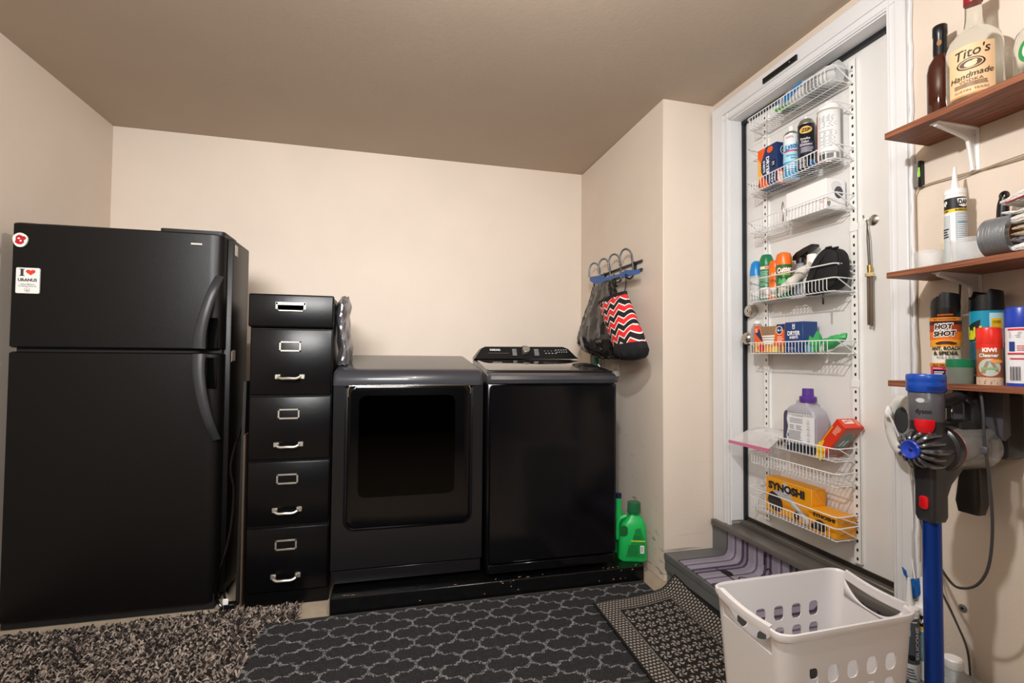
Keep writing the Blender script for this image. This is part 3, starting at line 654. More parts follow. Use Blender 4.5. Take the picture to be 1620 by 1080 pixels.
def sleeve(pr):
    L = []
    for yl, zl, yr, zr, th in pr:
        A = Vector((1.225, yl, zl)); B_ = Vector((1.225, yr, zr)); c_ = (A + B_) / 2; u = (A - B_) / 2; l = []
        for k in range(32):
            a = 2 * PI * k / 32; l.append(c_ + u * math.cos(a) + Vector((th * math.sin(a), 0, 0)))
        L.append(l)
    return L
pr = [(2.725, 1.462, 2.39, 1.487, .030), (2.70, 1.44, 2.37, 1.455, .05), (2.64, 1.375, 2.325, 1.385, .062), (2.585, 1.31, 2.285, 1.32, .066), (2.53, 1.245, 2.245, 1.275, .066), (2.49, 1.195, 2.212, 1.225, .062)]
obj('sleeve', MB().mat(chevron()).loft(sleeve(pr), cap=False), ht, label='chevron fabric sleeve')
M_cloth = mat('black gathered cloth', '#14141a', .85, bump=.4, bscale=90)
obj('top_band', MB().mat(M_cloth).loft(sleeve([(2.735, 1.475, 2.39, 1.503, .034), (2.728, 1.46, 2.388, 1.486, .036)])), ht, label='black top binding')
L = sleeve([(2.492, 1.198, 2.210, 1.228, .063), (2.465, 1.165, 2.195, 1.195, .068), (2.43, 1.145, 2.205, 1.165, .06), (2.385, 1.132, 2.23, 1.147, .045), (2.34, 1.13, 2.27, 1.137, .02)])
for l in L[1:]:
    for k, p in enumerate(l): p.x += .006 * math.sin(k * 2.4)
obj('gathered_end', MB().mat(M_cloth).loft(L), ht, label='black gathered bottom')
obj('hanging_loop', MB().mat(M_cloth).tube(smooth([(1.235, 2.44, 1.48), (1.26, 2.46, 1.55), (1.30, 2.545, 1.62), (1.318, 2.56, 1.605), (1.31, 2.57, 1.61)], 5), .006, 6, flat=.35), ht)
# utility recess, rod, outlet
bx = thing('washer_outlet_box', (1.374, 3.1, 1.11), 'beige framed recessed washer outlet box low on the side wall', 'outlet box')
mb = MB().mat(mat('beige plastic', '#cdbfa8', .5)); y0, y1, z0, z1 = 2.985, 3.215, .985, 1.185; t_ = .016
mb.box(1.366, 1.375, y0, y1, z1 - t_, z1).box(1.366, 1.375, y0, y1, z0, z0 + t_).box(1.366, 1.375, y0, y0 + t_, z0, z1).box(1.366, 1.375, y1 - t_, y1, z0, z1)
obj('frame', mb, bx); obj('back_panel', MB().mat(mat('grey recess', '#77736a', .7)).box(1.3695, 1.3735, y0 + .01, y1 - .01, z0 + .01, z1 - .01), bx)
mb = MB().mat(mat('teal green sleeve', '#167a5e', .35)); mb.cyl((1.33, 3.02, 1.045), (1.33, 3.02, 1.20), .016, n=14)
rd = obj('green_bottle_neck', mb, None, 'green plastic tube standing behind the washer lid by the outlet box', 'tube', base=(1.33, 3.02, .08))
obj('lower_stem', MB().mat(M_blk).cyl((1.33, 3.02, .0), (1.33, 3.02, 1.05), .017, n=14), rd, label='black lower stem')
ot = thing('wall_outlet', (1.374, 2.82, 1.06), 'almond wall outlet plate beside the washer', 'outlet')
obj('plate', MB().mat(mat('almond plastic', '#d6cbb8', .4)).box(1.369, 1.375, 2.75, 2.875, 1.005, 1.102, .003, 2), ot)
obj('receptacle', MB().mat(mat('almond dark', '#b9ac96', .4)).box(1.366, 1.370, 2.795, 2.83, 1.03, 1.078, .004, 2), ot)
pp = obj('white_plug', MB().mat(M_wp).box(1.335, 1.366, 2.745, 2.775, 1.028, 1.062, .004, 2).tube(smooth([(1.335, 2.76, 1.04), (1.31, 2.77, 1.045), (1.28, 2.80, 1.06), (1.27, 2.85, 1.10)], 4), .004, 6), None, 'small white plug in the wall outlet behind the washer', 'plug', base=(1.35, 2.76, 1.04))

# ------------------------------------------------------------------ door rack
rack = thing('door_rack', (DX - .01, 1.745, .36), 'tall white wire rack with slotted uprights hung on the white door', 'door rack')
PY = (1.975, 1.513)
for i, y in enumerate(PY):
    z0 = .385 if i == 0 else .368; mb = MB().mat(M_wp)
    mb.box(DX - .014, DX - .011, y - .014, y + .014, z0, 2.325).box(DX - .013, DX, y - .014, y - .011, z0, 2.325).box(DX - .013, DX, y + .011, y + .014, z0, 2.325)
    up = obj('upright', mb, rack); mb = MB().mat(M_blk); z = z0 + .012; k = 0
    while z < 2.315: mb.box(DX - .0146, DX - .0138, y - .0035, y + .0035, z, z + .011); z += .0335; k += 1
    obj('slots', mb, up, kind='stuff', label='row of dark slots')
    for zz in ((1.053, 1.66) if i else (1.10,)): obj('joint_sleeve', MB().mat(M_wp).box(DX - .0165, DX - .012, y - .017, y + .017, zz - .014, zz + .014, .001, 1), up)
XF = 1.632; YL, YR = 1.962, 1.497
def rim_mesh(z, end_dz=-.05, guard=False):
    mb = MB().mat(M_wire)
    P = [(DX - .012, PY[0] + .006, z), (XF + .02, YL + .004, z), (XF + .004, YL - .004, z), (XF, YL - .014, z), (XF, YR + .016, z), (XF + .004, YR + .004, z), (XF + .02, YR + .0, z), (DX - .012, PY[1] - .004, z)]
    mb.tube(P, .0025, 7)
    for y, py in ((YL, PY[0] + .004), (YR, PY[1] - .003)): mb.tube([(XF + .012, y, z), (DX - .012, py, z + (end_dz if not guard else -.035))], .0025, 7)
    return mb
def grid_mesh(z):
    mb = MB().mat(M_wire); zb = z - .048
    n = 25
    for i in range(n):
        y = 1.94 - i * (1.94 - 1.53) / (n - 1)
        mb.tube([(XF, y, z), (XF, y, zb + .006), (XF + .006, y, zb), (DX - .018, y, zb - .001)], .0013, 5)
    for x in (XF + .01, XF + .065, DX - .016): mb.tube([(x, 1.955, zb - .002), (x, 1.505, zb - .002)], .0018, 6)
    for y, py in ((1.95, PY[0]), (1.51, PY[1])): mb.tube([(XF + .01, y, zb - .002), (DX - .012, py, zb - .002)], .0018, 6)
    return mb
BZ = [2.280, 1.974, 1.786, 1.459, 1.219, .808, .713, .510]
rim0 = grid0 = None
for i, z in enumerate(BZ):
    if rim0 is None:
        rim0 = obj('basket', rim_mesh(z), rack, label=None); rim0.location = (0, 0, 0)
        grid0 = obj('wire_grid', grid_mesh(z), rim0, kind='stuff')
    else:
        r_ = rim0.copy(); COL.objects.link(r_); r_.parent = rack; r_.location = (0, 0, z - BZ[0])
        g_ = grid0.copy(); COL.objects.link(g_); g_.parent = r_
for z in (2.140, 1.513, .552): obj('guard_rail', rim_mesh(z, guard=True), rack)
FZ = lambda i: BZ[i] - .046   # where things stand in basket i

# ------------------------------------------------------------------ contents
def carton(name, x0, x1, y0, y1, z0, z1, col, label, cat, group=None, M_=None):
    t = thing(name, ((x0 + x1) / 2, (y0 + y1) / 2, z0), label, cat, group)
    obj('carton', MB().mat(M_ or ink(col, .45)).box(x0, x1, y0, y1, z0, z1, .0015, 1), t); return t
def front(x, y1, z0): return onplane((x, y1, z0), (0, -1, 0), (0, 0, 1), (-1, 0, 0))     # u from the far edge towards the camera
def side(x0, y, z0): return onplane((x0, y, z0), (1, 0, 0), (0, 0, 1), (0, -1, 0))
# basket 1: pack of wipes
pk = thing('wipes_pack', (1.69, 1.62, FZ(0)), 'clear and blue plastic packs of wipes in the topmost wire basket', 'pack')
mb = MB().mat(mat('cloudy plastic film', '#d9dcdc', .25, alpha=.75, bump=.6, bscale=40)); rnd = random.Random(4)
crumple(mb, lambda t, a: (1.695 + .052 * math.cos(a) * (1 - .5 * abs(2 * t - 1) ** 4), 1.80 - .28 * t, FZ(0) + .045 + .042 * math.sin(a)), 16, 16, .003, 8)
obj('film', mb, pk)
P_ = Print(front(1.641, 1.80, FZ(0)))
P_.poly([(.05, .02), (.05, .045), (.10, .06), (.15, .07), (.15, .05), (.11, .035)], '#1a7fc4').poly([(.01, .0), (.0, .02), (.06, .01), (.10, .0)], '#4f9a3a').lines(.16, .01, .23, .06, 5, '#8a8a90').rect(.005, .03, .04, .036, '#1a7fc4').done(pk)
bt = Print(onplane((1.645, 1.80, FZ(0) + .004), (0, -1, 0), (1, 0, 0), (0, 0, -1)), .001)
bt.poly([(.03, .01), (.02, .02), (.11, .075), (.12, .06)], '#4f9a3a').poly([(.0, .01), (.0, .02), (.06, .085), (.065, .07)], '#1a6fb4').lines(.14, .01, .25, .09, 9, '#7d7f86').done(pk, 'printed_underside')

# basket 2: dryer sheet box standing on end, three cans
zz = FZ(1)
NAVY, ORG, YEL = '#1b3566', '#f2601f', '#f7b54a'
bx2 = carton('dryer_sheet_box', 1.655, 1.735, 1.800, 1.915, zz, zz + .185, NAVY, 'navy and orange dryer sheet box standing on end in the second basket', 'box')
P_ = Print(front(1.655, 1.915, zz)); 
P_.rect(0, 0, .115, .185, NAVY).poly([(0, 0), (0, .185), (.05, .185), (.02, .12), (.02, .08), (.06, .0)], YEL).poly([(.0, .185), (.05, .185), (.02, .12), (.0, .15)], ORG).poly([(0, .02), (.025, .06), (.055, .03), (.07, 0), (.03, 0)], ORG).ell(.075, .165, .018, .014, ORG).ring(.09, .03, .015, .018, .002, '#f0f0f0').text('4-1', .09, .03, .010, '#ffffff', .02)
P_.text('DRYER', .062, .095, .018, '#ffffff', .085, .03, rot=-PI / 2).text('SHEETS', .040, .098, .010, '#ffffff', .055, .03, rot=-PI / 2).rect(.085, .08, .105, .11, '#151515').text('M', .095, .095, .016, '#e0e0e0', rot=-PI / 2).bars(.004, .01, .02, .03, 6, '#444444').done(bx2)
P_ = Print(side(1.655, 1.800, zz)); P_.rect(0, 0, .08, .06, ORG).ell(.04, .15, .022, .022, '#f0f0f0').ell(.04, .15, .019, .019, NAVY).text('4-1', .04, .15, .012, '#ffffff', .026).text('M', .04, .095, .02, '#cfd3d8').rect(.006, .005, .03, .05, '#f6f0e0').done(bx2, 'printed_side')
def can(name, c, r, h, bodycol, label, cat='spray can', top=None, cap=None, group=None, M_=None, dome=.014):
    t = thing(name, c, label, cat, group); x, y, z = c
    obj('can_body', MB().mat(M_ or ink(bodycol, .3)).lathe([(r - .003, 0), (r, .003), (r, h), (r - .002, h + .003), (.001, h + .003)], c, 28), t)
    if top == 'metal': obj('can_dome', MB().mat(M_silver).lathe([(r, h), (r + .0005, h + .003), (r * .75, h + dome), (r * .42, h + dome + .006), (.001, h + dome + .007)], c, 24), t, label='silver shoulder')
    return t
# disinfectant
cL = (1.695, 1.762, zz); t = can('spray_can', cL, .031, .195, '#e9f2f7', 'pale blue and white disinfectant can left of the black can', top='metal')
obj('nozzle_cap', MB().mat(M_wp).lathe([(.012, .213), (.012, .235), (.008, .24), (.001, .24)], cL, 14), t)
P_ = Print(oncyl(cL, .031, face_cam(cL)))
P_.rect(-.045, .0, .045, .075, '#4aa6d6', 14).rect(-.045, .075, .045, .150, '#a9dcef', 14).text('Lysol', 0, .142, .024, '#27479b', .052, .03, .3, .2).rect(-.03, .118, .03, .124, '#c92b3c', 8).text('HOSPITAL', -.005, .182, .009, '#cc3344', .03).text('Disinfectant', 0, .102, .008, '#2b4d84', .04).text('Spray', .008, .090, .008, '#2b4d84', .02).lines(-.02, .035, .02, .07, 4, '#e8f4fa').done(t)
cZ = (1.697, 1.684, zz); t = can('spray_can', cZ, .032, .205, '#17161d', 'black and purple cleaner can with yellow oval emblem', top='metal', dome=.022)
obj('nozzle_cap', MB().mat(M_wp).lathe([(.007, .232), (.007, .245), (.001, .246)], cZ, 12), t)
P_ = Print(oncyl(cZ, .032, face_cam(cZ)))
P_.rect(-.045, .08, .045, .13, '#37324a', 14).ell(-.002, .178, .024, .015, '#e9b23a').ring(-.002, .178, .024, .015, .0015, '#f5e6c0').text('ZEP', -.002, .178, .014, '#17161d', .034, .04, .2).text('Smoke', -.004, .142, .010, '#e9e9ee', .036).text('Odor', -.004, .129, .010, '#e9e9ee', .028).text('Eliminator', 0, .117, .010, '#e9e9ee', .046).lines(-.02, .085, .03, .108, 4, '#b9b9c4').lines(-.03, .02, .0, .06, 6, '#c9c9d0').rect(.01, .015, .04, .05, '#3a78b0', 6).done(t)
cW = (1.700, 1.578, zz); t = can('spray_can', cW, .040, .215, '#eceeee', 'largest all-white spray can at the right end of the second basket')
obj('shoulder', MB().mat(M_wp).lathe([(.040, .216), (.041, .222), (.036, .236), (.001, .237)], cW, 24), t)
obj('nozzle_cap', MB().mat(M_wp).lathe([(.014, .235), (.014, .252), (.001, .253)], cW, 16), t)
obj('can_base', MB().mat(mat('worn can rim', '#8f8a85', .3, metal=.7)).lathe([(.0405, -.001), (.0415, .004), (.0405, .008)], cW, 24), t, label='metal base ring')
P_ = Print(oncyl(cW, .040, face_cam(cW))); P_.rect(-.06, 0, -.048, .2, '#b8323c', 3).lines(-.035, .14, .03, .19, 9, '#9a9ca0').lines(-.035, .06, .03, .13, 12, '#a4a6aa').rect(-.036, .012, -.012, .035, '#555558', 4).rect(-.008, .014, .016, .034, '#77797c', 4).bars(.026, .012, .040, .036, 7, '#444444').done(t)

# basket 3: white camera box + hoop
zz = FZ(2); cbx = carton('white_camera_box', 1.650, 1.745, 1.545, 1.745, zz, zz + .118, '#f4f4f5', 'white carton with a printed camera picture in the third basket', 'box')
P_ = Print(side(1.650, 1.545, zz)); P_.ell(.050, .088, .026, .024, '#dedee0').ell(.060, .066, .021, .024, '#2b2b30').ell(.060, .066, .018, .021, '#4a4a50').ell(.060, .066, .005, .006, '#18181a').rect(.004, .012, .010, .026, '#d8382c').rect(.012, .014, .018, .028, '#2e9c58').rect(.008, .008, .016, .012, '#3f74d0').done(cbx)
P_ = Print(front(1.650, 1.745, zz)); P_.rect(.002, .02, .006, .05, '#9aa0a6').text('G', .18, .03, .012, '#d8382c').done(cbx)
mb = MB().mat(M_chrome).tube([(1.66 + .03 * math.cos(a) * .4, 1.775 + .018 * math.cos(a), zz + .048 + .045 * math.sin(a)) for a in [2 * PI * k / 24 for k in range(24)]], .002, 6, closed=True)
obj('metal_ring', mb, None, 'thin bright metal ring leaning left of the white carton', 'ring', base=(1.66, 1.775, zz))

# basket 4
zz = FZ(3); X4 = 1.690
def bottle(name, c, r, prof, col, label, cat, parts=(), sx=1, sy=1, M_=None, group=None):
    t = thing(name, c, label, cat, group); obj('bottle_body', MB().mat(M_ or ink(col, .3)).lathe(prof, c, 28, sx=sx, sy=sy), t)
    for n_, pf_, M2, lb in parts: obj(n_, MB().mat(M2).lathe(pf_, c, 28, sx=sx, sy=sy), t, label=lb)
    return t
c = (X4, 1.972, zz); t = bottle('small_clear_bottle', c, .029, [(.024, 0), (.027, .005), (.029, .06), (.028, .13)], None, 'clear bottle with rounded sky-blue cap at the left of the spray basket', 'bottle', [('cap', [(.0285, .125), (.028, .15), (.022, .185), (.012, .197), (.001, .199)], ink('#1d86cf', .3), 'sky-blue rounded cap')], M_=mat('hazy clear plastic', '#c9ced2', .2, alpha=.7))
Print(oncyl(c, .0285, face_cam(c))).rect(-.03, .015, .012, .11, '#d2d4d6', 8).lines(-.025, .02, .008, .105, 14, '#9c9ea2').done(t)
c = (X4, 1.906, zz); t = can('spray_can', c, .029, .165, '#2d7a53', 'tall dark green repellent can with green cap')
obj('cap', MB().mat(ink('#1d7a4e', .3)).lathe([(.0295, .164), (.029, .19), (.023, .208), (.019, .214), (.012, .206), (.001, .206)], c, 24), t, label='green cap')
Print(oncyl(c, .029, face_cam(c))).rect(-.032, .145, .01, .158, '#e9e2d4', 8).rect(-.008, .147, .008, .156, '#e0703a', 4).lines(-.03, .07, .015, .14, 9, '#9ec8ae').rect(-.03, .012, .01, .06, '#e6e8e4', 8).bars(-.026, .016, .0, .05, 9, '#333333').done(t)
c = (X4, 1.850, zz); t = can('spray_can', c, .028, .145, '#f0741d', 'all-orange repellent can between the two green cans')
obj('cap', MB().mat(ink('#ee6a1e', .3)).lathe([(.0285, .144), (.028, .16), (.023, .176), (.014, .172), (.001, .172)], c, 24), t, label='orange cap')
Print(oncyl(c, .028, face_cam(c))).lines(-.025, .07, .015, .105, 6, '#b5500f').ell(0, .115, .006, .006, '#f4e8d8').lines(-.02, .112, -.008, .120, 2, '#f4e8d8').rect(-.028, .014, .012, .05, '#f0ece4', 8).bars(-.024, .018, .006, .044, 9, '#333333').rect(.014, .04, .03, .055, '#2c5fc0', 4).done(t)
c = (X4 - .01, 1.792, zz); t = can('spray_can', c, .031, .150, '#1f6b3b', 'green repellent can with rounded bright orange cap')
obj('cap', MB().mat(ink('#f5731f', .3)).lathe([(.0315, .145), (.0315, .150), (.031, .180), (.026, .196), (.012, .203), (.001, .204)], c, 28), t, label='bright orange cap')
P_ = Print(oncyl(c, .031, face_cam(c))); P_.text('Cutter', .002, .124, .022, '#f07a3a', .066, .07, lift=.12).text('Cutter', .002, .124, .021, '#ffffff', .062, .03, lift=.12).text('BACKWOODS', .002, .103, .010, '#d8d03a', .052, .03)
P_.poly([(-.025, .06), (-.018, .09), (-.01, .075), (0, .092), (.01, .074), (.018, .09), (.024, .06)], '#4fae6c').rect(-.03, .042, .03, .054, '#e88a4a', 8).rect(-.025, .03, .03, .034, '#b8c83a', 8).done(t)
# trigger sprayer (black)
c = (1.722, 1.745, zz); t = bottle('trigger_spray_bottle', c, .034, [(.03, 0), (.034, .005), (.034, .08), (.026, .12), (.012, .15), (.012, .165)], None, 'clear spray bottle with a black trigger head behind the orange-capped can', 'spray bottle', sx=.8, M_=mat('smoky clear plastic', '#9aa2b2', .15, alpha=.75))
mb = MB().mat(M_blk)
prof = [(.03, .165), (.028, .182), (.01, .196), (-.03, .208), (-.07, .216), (-.082, .214), (-.084, .203), (-.075, .200), (-.04, .186), (-.012, .174), (-.012, .165)]
mb.loft([[(c[0] + xx, c[1] + y_, zz + z_) for y_, z_ in prof] for xx in (-.014, .014)]); mb.cyl((c[0], c[1], zz + .15), (c[0], c[1], zz + .17), .017, n=16)
mb.mat(M_blk); hd = obj('trigger_head', mb, t, label='black trigger head')
mb = MB().mat(M_blk).tube(smooth([(c[0], c[1] - .028, zz + .19), (c[0], c[1] - .036, zz + .165), (c[0], c[1] - .048, zz + .145), (c[0], c[1] - .060, zz + .135)], 4), [.008] * 12 + [.004], 8); obj('trigger', mb, hd)
# white bottle
c = (1.708, 1.672, zz); t = bottle('white_bottle', c, .04, [(.034, 0), (.038, .006), (.038, .07), (.034, .10), (.022, .125), (.019, .13)], '#eceded', 'white bottle with tall white cap behind the white brush', 'bottle', [('cap', [(.022, .128), (.021, .168), (.018, .172), (.001, .172)], M_wp, None)], sx=.75, M_=M_wp)
Print(oncyl(c, .037, face_cam(c))).rect(-.016, .055, .014, .085, '#dfe4ee', 6).rect(-.014, .058, .004, .061, '#2d4f9c', 4).lines(-.012, .064, .010, .082, 4, '#9aa6c0').done(t)
# white brush (ribbed) leaning
mb = MB().mat(mat('ivory plastic', '#dcd8ce', .4)); P = smooth([(1.655, 1.79, zz + .012), (1.655, 1.755, zz + .045), (1.66, 1.72, zz + .065), (1.67, 1.68, zz + .10), (1.68, 1.645, zz + .115)], 6)
mb.tube(P, [.010 + .010 * min(1, i / 6) - .003 * math.sin(i) for i in range(len(P))], 12)
sb = obj('scrub_brush', mb, None, 'ivory ribbed scrub brush leaning across the spray basket', 'brush', base=(1.66, 1.73, zz))
mb = MB().mat(ink('#17773f')).loft([[(1.69 + dx, y_, zz + z_) for y_, z_ in ((1.655, .10), (1.61, .155), (1.595, .15), (1.625, .11), (1.64, .085), (1.66, .085))] for dx in (0, .008)])
obj('green_tag', mb, sb, label='green leaf-shaped grip')
# black pouch
pc = thing('black_zip_pouch', (1.68, 1.565, zz), 'black rounded zip pouch at the right end of the spray basket', 'pouch')
M_neo = mat('black neoprene', '#17181b', .75, bump=.3, bscale=300)
out = [(0, .0), (.03, -.004), (.09, .0), (.135, .015), (.155, .05), (.158, .10), (.150, .145), (.125, .165), (.10, .168), (.07, .155), (.04, .125), (.018, .085), (.002, .045)]
out = [(p.x, p.y) for p in smooth([(a, b, 0) for a, b in out], 4, True)]
L = []
cx_, cz_ = .085, .08
for x_, k in ((1.645, .78), (1.650, .93), (1.660, 1), (1.700, 1), (1.712, .93), (1.716, .8)): L.append([(x_, 1.655 - (cx_ + (a - cx_) * k), zz + cz_ + (b_2 - cz_) * k) for a, b_2 in out])
obj('shell', MB().mat(M_neo).loft(L), pc)
P = [(1.6585, 1.655 - (cx_ + (a - cx_) * 1.003), zz + cz_ + (b_2 - cz_) * 1.003) for a, b_2 in out]; obj('zipper', MB().mat(M_rubber).tube(P, .003, 6, closed=True), pc)
obj('seam', MB().mat(M_rubber).tube(smooth([(1.645, 1.625, zz + .02), (1.641, 1.60, zz + .06), (1.641, 1.575, zz + .11), (1.647, 1.545, zz + .150)], 5), .0025, 6), pc)
for y_, z_ in ((1.545, .168), (1.515, .160)): obj('zipper_pull', MB().mat(M_blk).box(1.652, 1.660, y_ - .016, y_ + .012, zz + z_ - .002, zz + z_ + .006, .002, 1), pc)
obj('zipper_pull', MB().mat(M_blk).box(1.640, 1.645, 1.553, 1.561, zz - .052, zz - .004, .002, 1), pc, label='dangling black zipper pull')

# basket 5
zz = FZ(4); c = (1.70, 1.978, zz)
t = bottle('silver_bottle', c, .032, [(.028, 0), (.031, .004), (.031, .07), (.026, .115), (.016, .138), (.014, .142)], None, 'silver bottle with white cap left of the open dryer sheet box', 'bottle', [('cap', [(.0155, .138), (.0155, .152), (.001, .153)], M_wp, 'white cap')], M_=mat('silver plastic', '#a4a8ad', .3, metal=.3))
ob = thing('open_dryer_sheet_box', (1.70, 1.85, zz), 'opened orange and yellow dryer sheet box with white sheets showing', 'box')
x0_, x1_, y0_, y1_ = 1.655, 1.725, 1.765, 1.945; h_ = .125
mb = MB().mat(M_card); mb.box(x1_ - .002, x1_, y0_, y1_, zz, zz + h_).box(x0_, x1_, y0_, y1_, zz, zz + .002).box(x0_, x1_, y1_ - .002, y1_, zz, zz + h_).box(x0_, x1_, y0_, y0_ + .002, zz, zz + h_)
obj('box_inside', mb, ob, label='plain brown cardboard inside')
pf_ = [(0, 0), (.180, 0), (.180, h_), (.135, h_), (.118, .05), (.105, .035), (.068, .035), (.055, .05), (.033, h_), (0, h_)]
mb = MB().mat(ink(YEL, .45)); mb.loft([[(xx, y1_ - u, zz + v) for u, v in pf_] for xx in (x0_, x0_ + .0015)]); obj('front_panel', mb, ob, label='orange and navy printed front')
P_ = Print(front(x0_, y1_, zz)); P_.poly([(0, .055), (0, .125), (.033, .125), (.052, .058), (.03, .045)], ORG).poly([(.002, .095), (.033, .11), (.054, .052), (.048, .05)], NAVY).ell(.014, .105, .012, .014, ORG).lines(.006, .096, .022, .115, 4, '#f8e8d8').ell(.045, .022, .022, .018, '#df3a20', a0=0, a1=360).done(ob, 'printed_left_flap')
P_ = Print(front(x0_, y1_, zz)); P_.poly([(.122, .05), (.136, .125), (.180, .125), (.180, .03), (.115, .034)], ORG).poly([(.136, .10), (.138, .125), (.180, .125), (.180, .10)], NAVY).ell(.152, .098, .019, .019, '#f4f4f4').ell(.152, .098, .016, .016, NAVY).text('4-1', .152, .099, .010, '#ffffff', .024, .03).lines(.14, .05, .175, .075, 3, '#f8e0d0').bars(.148, .004, .168, .032, 7, '#444444').rect(.112, .002, .14, .028, '#fbe27a').done(ob, 'printed_right_flap')
mb = MB().mat(mat('white dryer sheets', '#f6f4f0', .8))
for k in range(7): mb.box(x0_ + .006, x1_ - .006, y0_ + .012, y1_ - .012, zz + .004 + k * .011, zz + .013 + k * .011, .002, 1)
obj('sheet_stack', mb, ob, label='folded white sheets', kind='stuff')
t = carton('dryer_sheet_box', 1.655, 1.730, 1.668, 1.762, zz, zz + .130, NAVY, 'closed navy box reading DRYER SHEETS in the fifth basket', 'box', M_=ink('#20407c', .45))
P_ = Print(front(1.655, 1.762, zz)); P_.text('DRYER', .047, .083, .018, '#ffffff', .066, .03).text('SHEETS', .047, .065, .0105, '#ffffff', .044, .03).poly([(.04, .102), (.04, .124), (.047, .118), (.054, .124), (.054, .102), (.047, .098)], '#d8d8dc').poly([(.043, .104), (.047, .112), (.051, .104)], NAVY).rect(.01, .02, .05, .022, '#9fb2d6').rect(.02, .014, .06, .016, '#9fb2d6').done(t)
# green packets
gp = thing('green_packets', (1.70, 1.56, zz), 'crumpled bright green snack packets at the right of the fifth basket', 'packet')
M_gp = mat('green foil packet', '#3fae62', .35, bump=.8, bscale=30)
mb = MB().mat(M_gp); rnd = random.Random(21)
mb.loft([[(x_, 1.650 + dy, zz + .0 + dz) for x_, dy, dz in ((1.652, 0, .0), (1.665, -.005, .07), (1.655, -.03, .055), (1.66, -.045, .088), (1.668, -.05, .05), (1.66, -.03, .002))], [(x_ + .02, 1.650 + dy, zz + dz) for x_, dy, dz in ((1.652, 0, .0), (1.665, -.005, .06), (1.655, -.03, .045), (1.66, -.045, .075), (1.668, -.05, .045), (1.66, -.03, .002))]])
obj('packet', mb, gp)
mb = MB().mat(M_gp); crumple(mb, lambda t_, a: (1.69 + .022 * math.cos(a) * (1 - .8 * abs(2 * t_ - 1) ** 3), 1.60 - .10 * t_, zz + .028 + .035 * t_ + .026 * math.sin(a) * (1 - .7 * t_ ** 3)), 8, 10, .004, 3); mb.mat(mat('pale back of packet', '#8f9c80', .5))
obj('packet', mb, gp)
c = (1.668, 1.657, zz); t = obj('small_green_cap_tub', MB().mat(ink('#6ea0b8')).lathe([(.018, .0), (.02, .004), (.02, .03)], (c[0], c[1] - .012, zz), 16).mat(ink('#39b35a')).lathe([(.012, .03), (.012, .036), (.001, .036)], (c[0], c[1] - .012, zz), 16), None, 'small blue tub with green lid beside the navy dryer sheet box', 'tub', base=(c[0], c[1] - .012, zz))

# basket 6: zip bag, purple-cap detergent, red box
zz = FZ(5)
zb = thing('zip_bag', (1.66, 1.93, zz), 'clear zip bag with pink seal drooping over the left basket end', 'bag')
M_zip = mat('thin clear film', '#efeef0', .12, alpha=.42, bump=.9, bscale=18)
prof = [((1.60, 2.05, zz - .018), (1.60, 1.80, zz - .012), .003), ((1.61, 2.03, zz + .005), (1.61, 1.79, zz + .01), .012), ((1.63, 2.0, zz + .03), (1.63, 1.78, zz + .035), .022), ((1.67, 1.97, zz + .045), (1.67, 1.77, zz + .045), .026), ((1.71, 1.95, zz + .05), (1.71, 1.77, zz + .045), .02), ((1.74, 1.94, zz + .04), (1.74, 1.775, zz + .04), .006)]
rnd = random.Random(6); L = []
for A, B_, th in prof:
    A, B_ = Vector(A), Vector(B_); l = []
    for k in range(24): a = 2 * PI * k / 24; l.append((A + B_) / 2 + (A - B_) / 2 * math.cos(a) + Vector((0, 0, th * math.sin(a))) + Vector((rnd.uniform(-1, 1), rnd.uniform(-1, 1), rnd.uniform(-1, 1))) * .003)
    L.append(l)
obj('bag_film', MB().mat(M_zip).loft(L), zb)
obj('pink_seal', MB().mat(ink('#d9799f')).loft([[(1.598, 2.055, zz - .024), (1.602, 2.055, zz - .024), (1.602, 2.055, zz - .010), (1.598, 2.055, zz - .010)], [(1.598, 1.795, zz - .022), (1.602, 1.795, zz - .022), (1.602, 1.795, zz - .006), (1.598, 1.795, zz - .006)]]), zb, label='pink zip seal')
mb = MB().mat(ink('#7d5a48')); rnd = random.Random(2)
for k in range(24): x_, y_ = rnd.uniform(1.65, 1.72), rnd.uniform(1.81, 1.87); mb.lathe([(.001, -.006), (.007, 0), (.001, .006)], (x_, y_, zz + .008 + .01 * rnd.random()), 6)
obj('brown_contents', mb, zb, kind='stuff', label='brown nuggets inside')
dt = thing('laundry_detergent_bottle', (1.69, 1.69, zz), 'grey and white detergent bottle with purple cap in the middle basket', 'bottle')
def sect(hw, hd, z, dy=0, r=.42): return [(1.69 + a, 1.690 + dy + b_2, z) for a, b_2 in rrect(-hd, hd, -hw, hw, min(hd, hw) * r, 6)]
L = [sect(hw, hd, zz + z_) for z_, hw, hd in ((0, .072, .036), (.006, .078, .040), (.10, .080, .040), (.150, .079, .040), (.170, .072, .038), (.184, .056, .034), (.192, .038, .029), (.198, .030, .026), (.21, .029, .025))]
obj('bottle_body', MB().mat(mat('lavender grey plastic', '#aaa9b4', .3)).loft(L), dt)
L = [sect(hw, hd, zz + z_) for z_, hw, hd in ((-.001, .073, .037), (.006, .0785, .0405), (.030, .0795, .0407))]
obj('liquid_base', MB().mat(mat('dark liquid', '#2c3442', .3)).loft(L), dt, label='dark lower band')
c = (1.69, 1.680, zz); mb = MB().mat(mat('purple cap', '#5b3a94', .35)).lathe([(.030, .205), (.032, .208), (.032, .228), (.022, .232), (.021, .262), (.001, .263)], c, 28); obj('cap', mb, dt, label='purple cap')
P_ = Print(front(1.6492, 1.768, zz)); P_.poly([(.0, .04), (.002, .15), (.01, .165), (.022, .165), (.016, .13), (.024, .10), (.014, .06), (.016, .03), (.004, .03)], '#4d4a60')
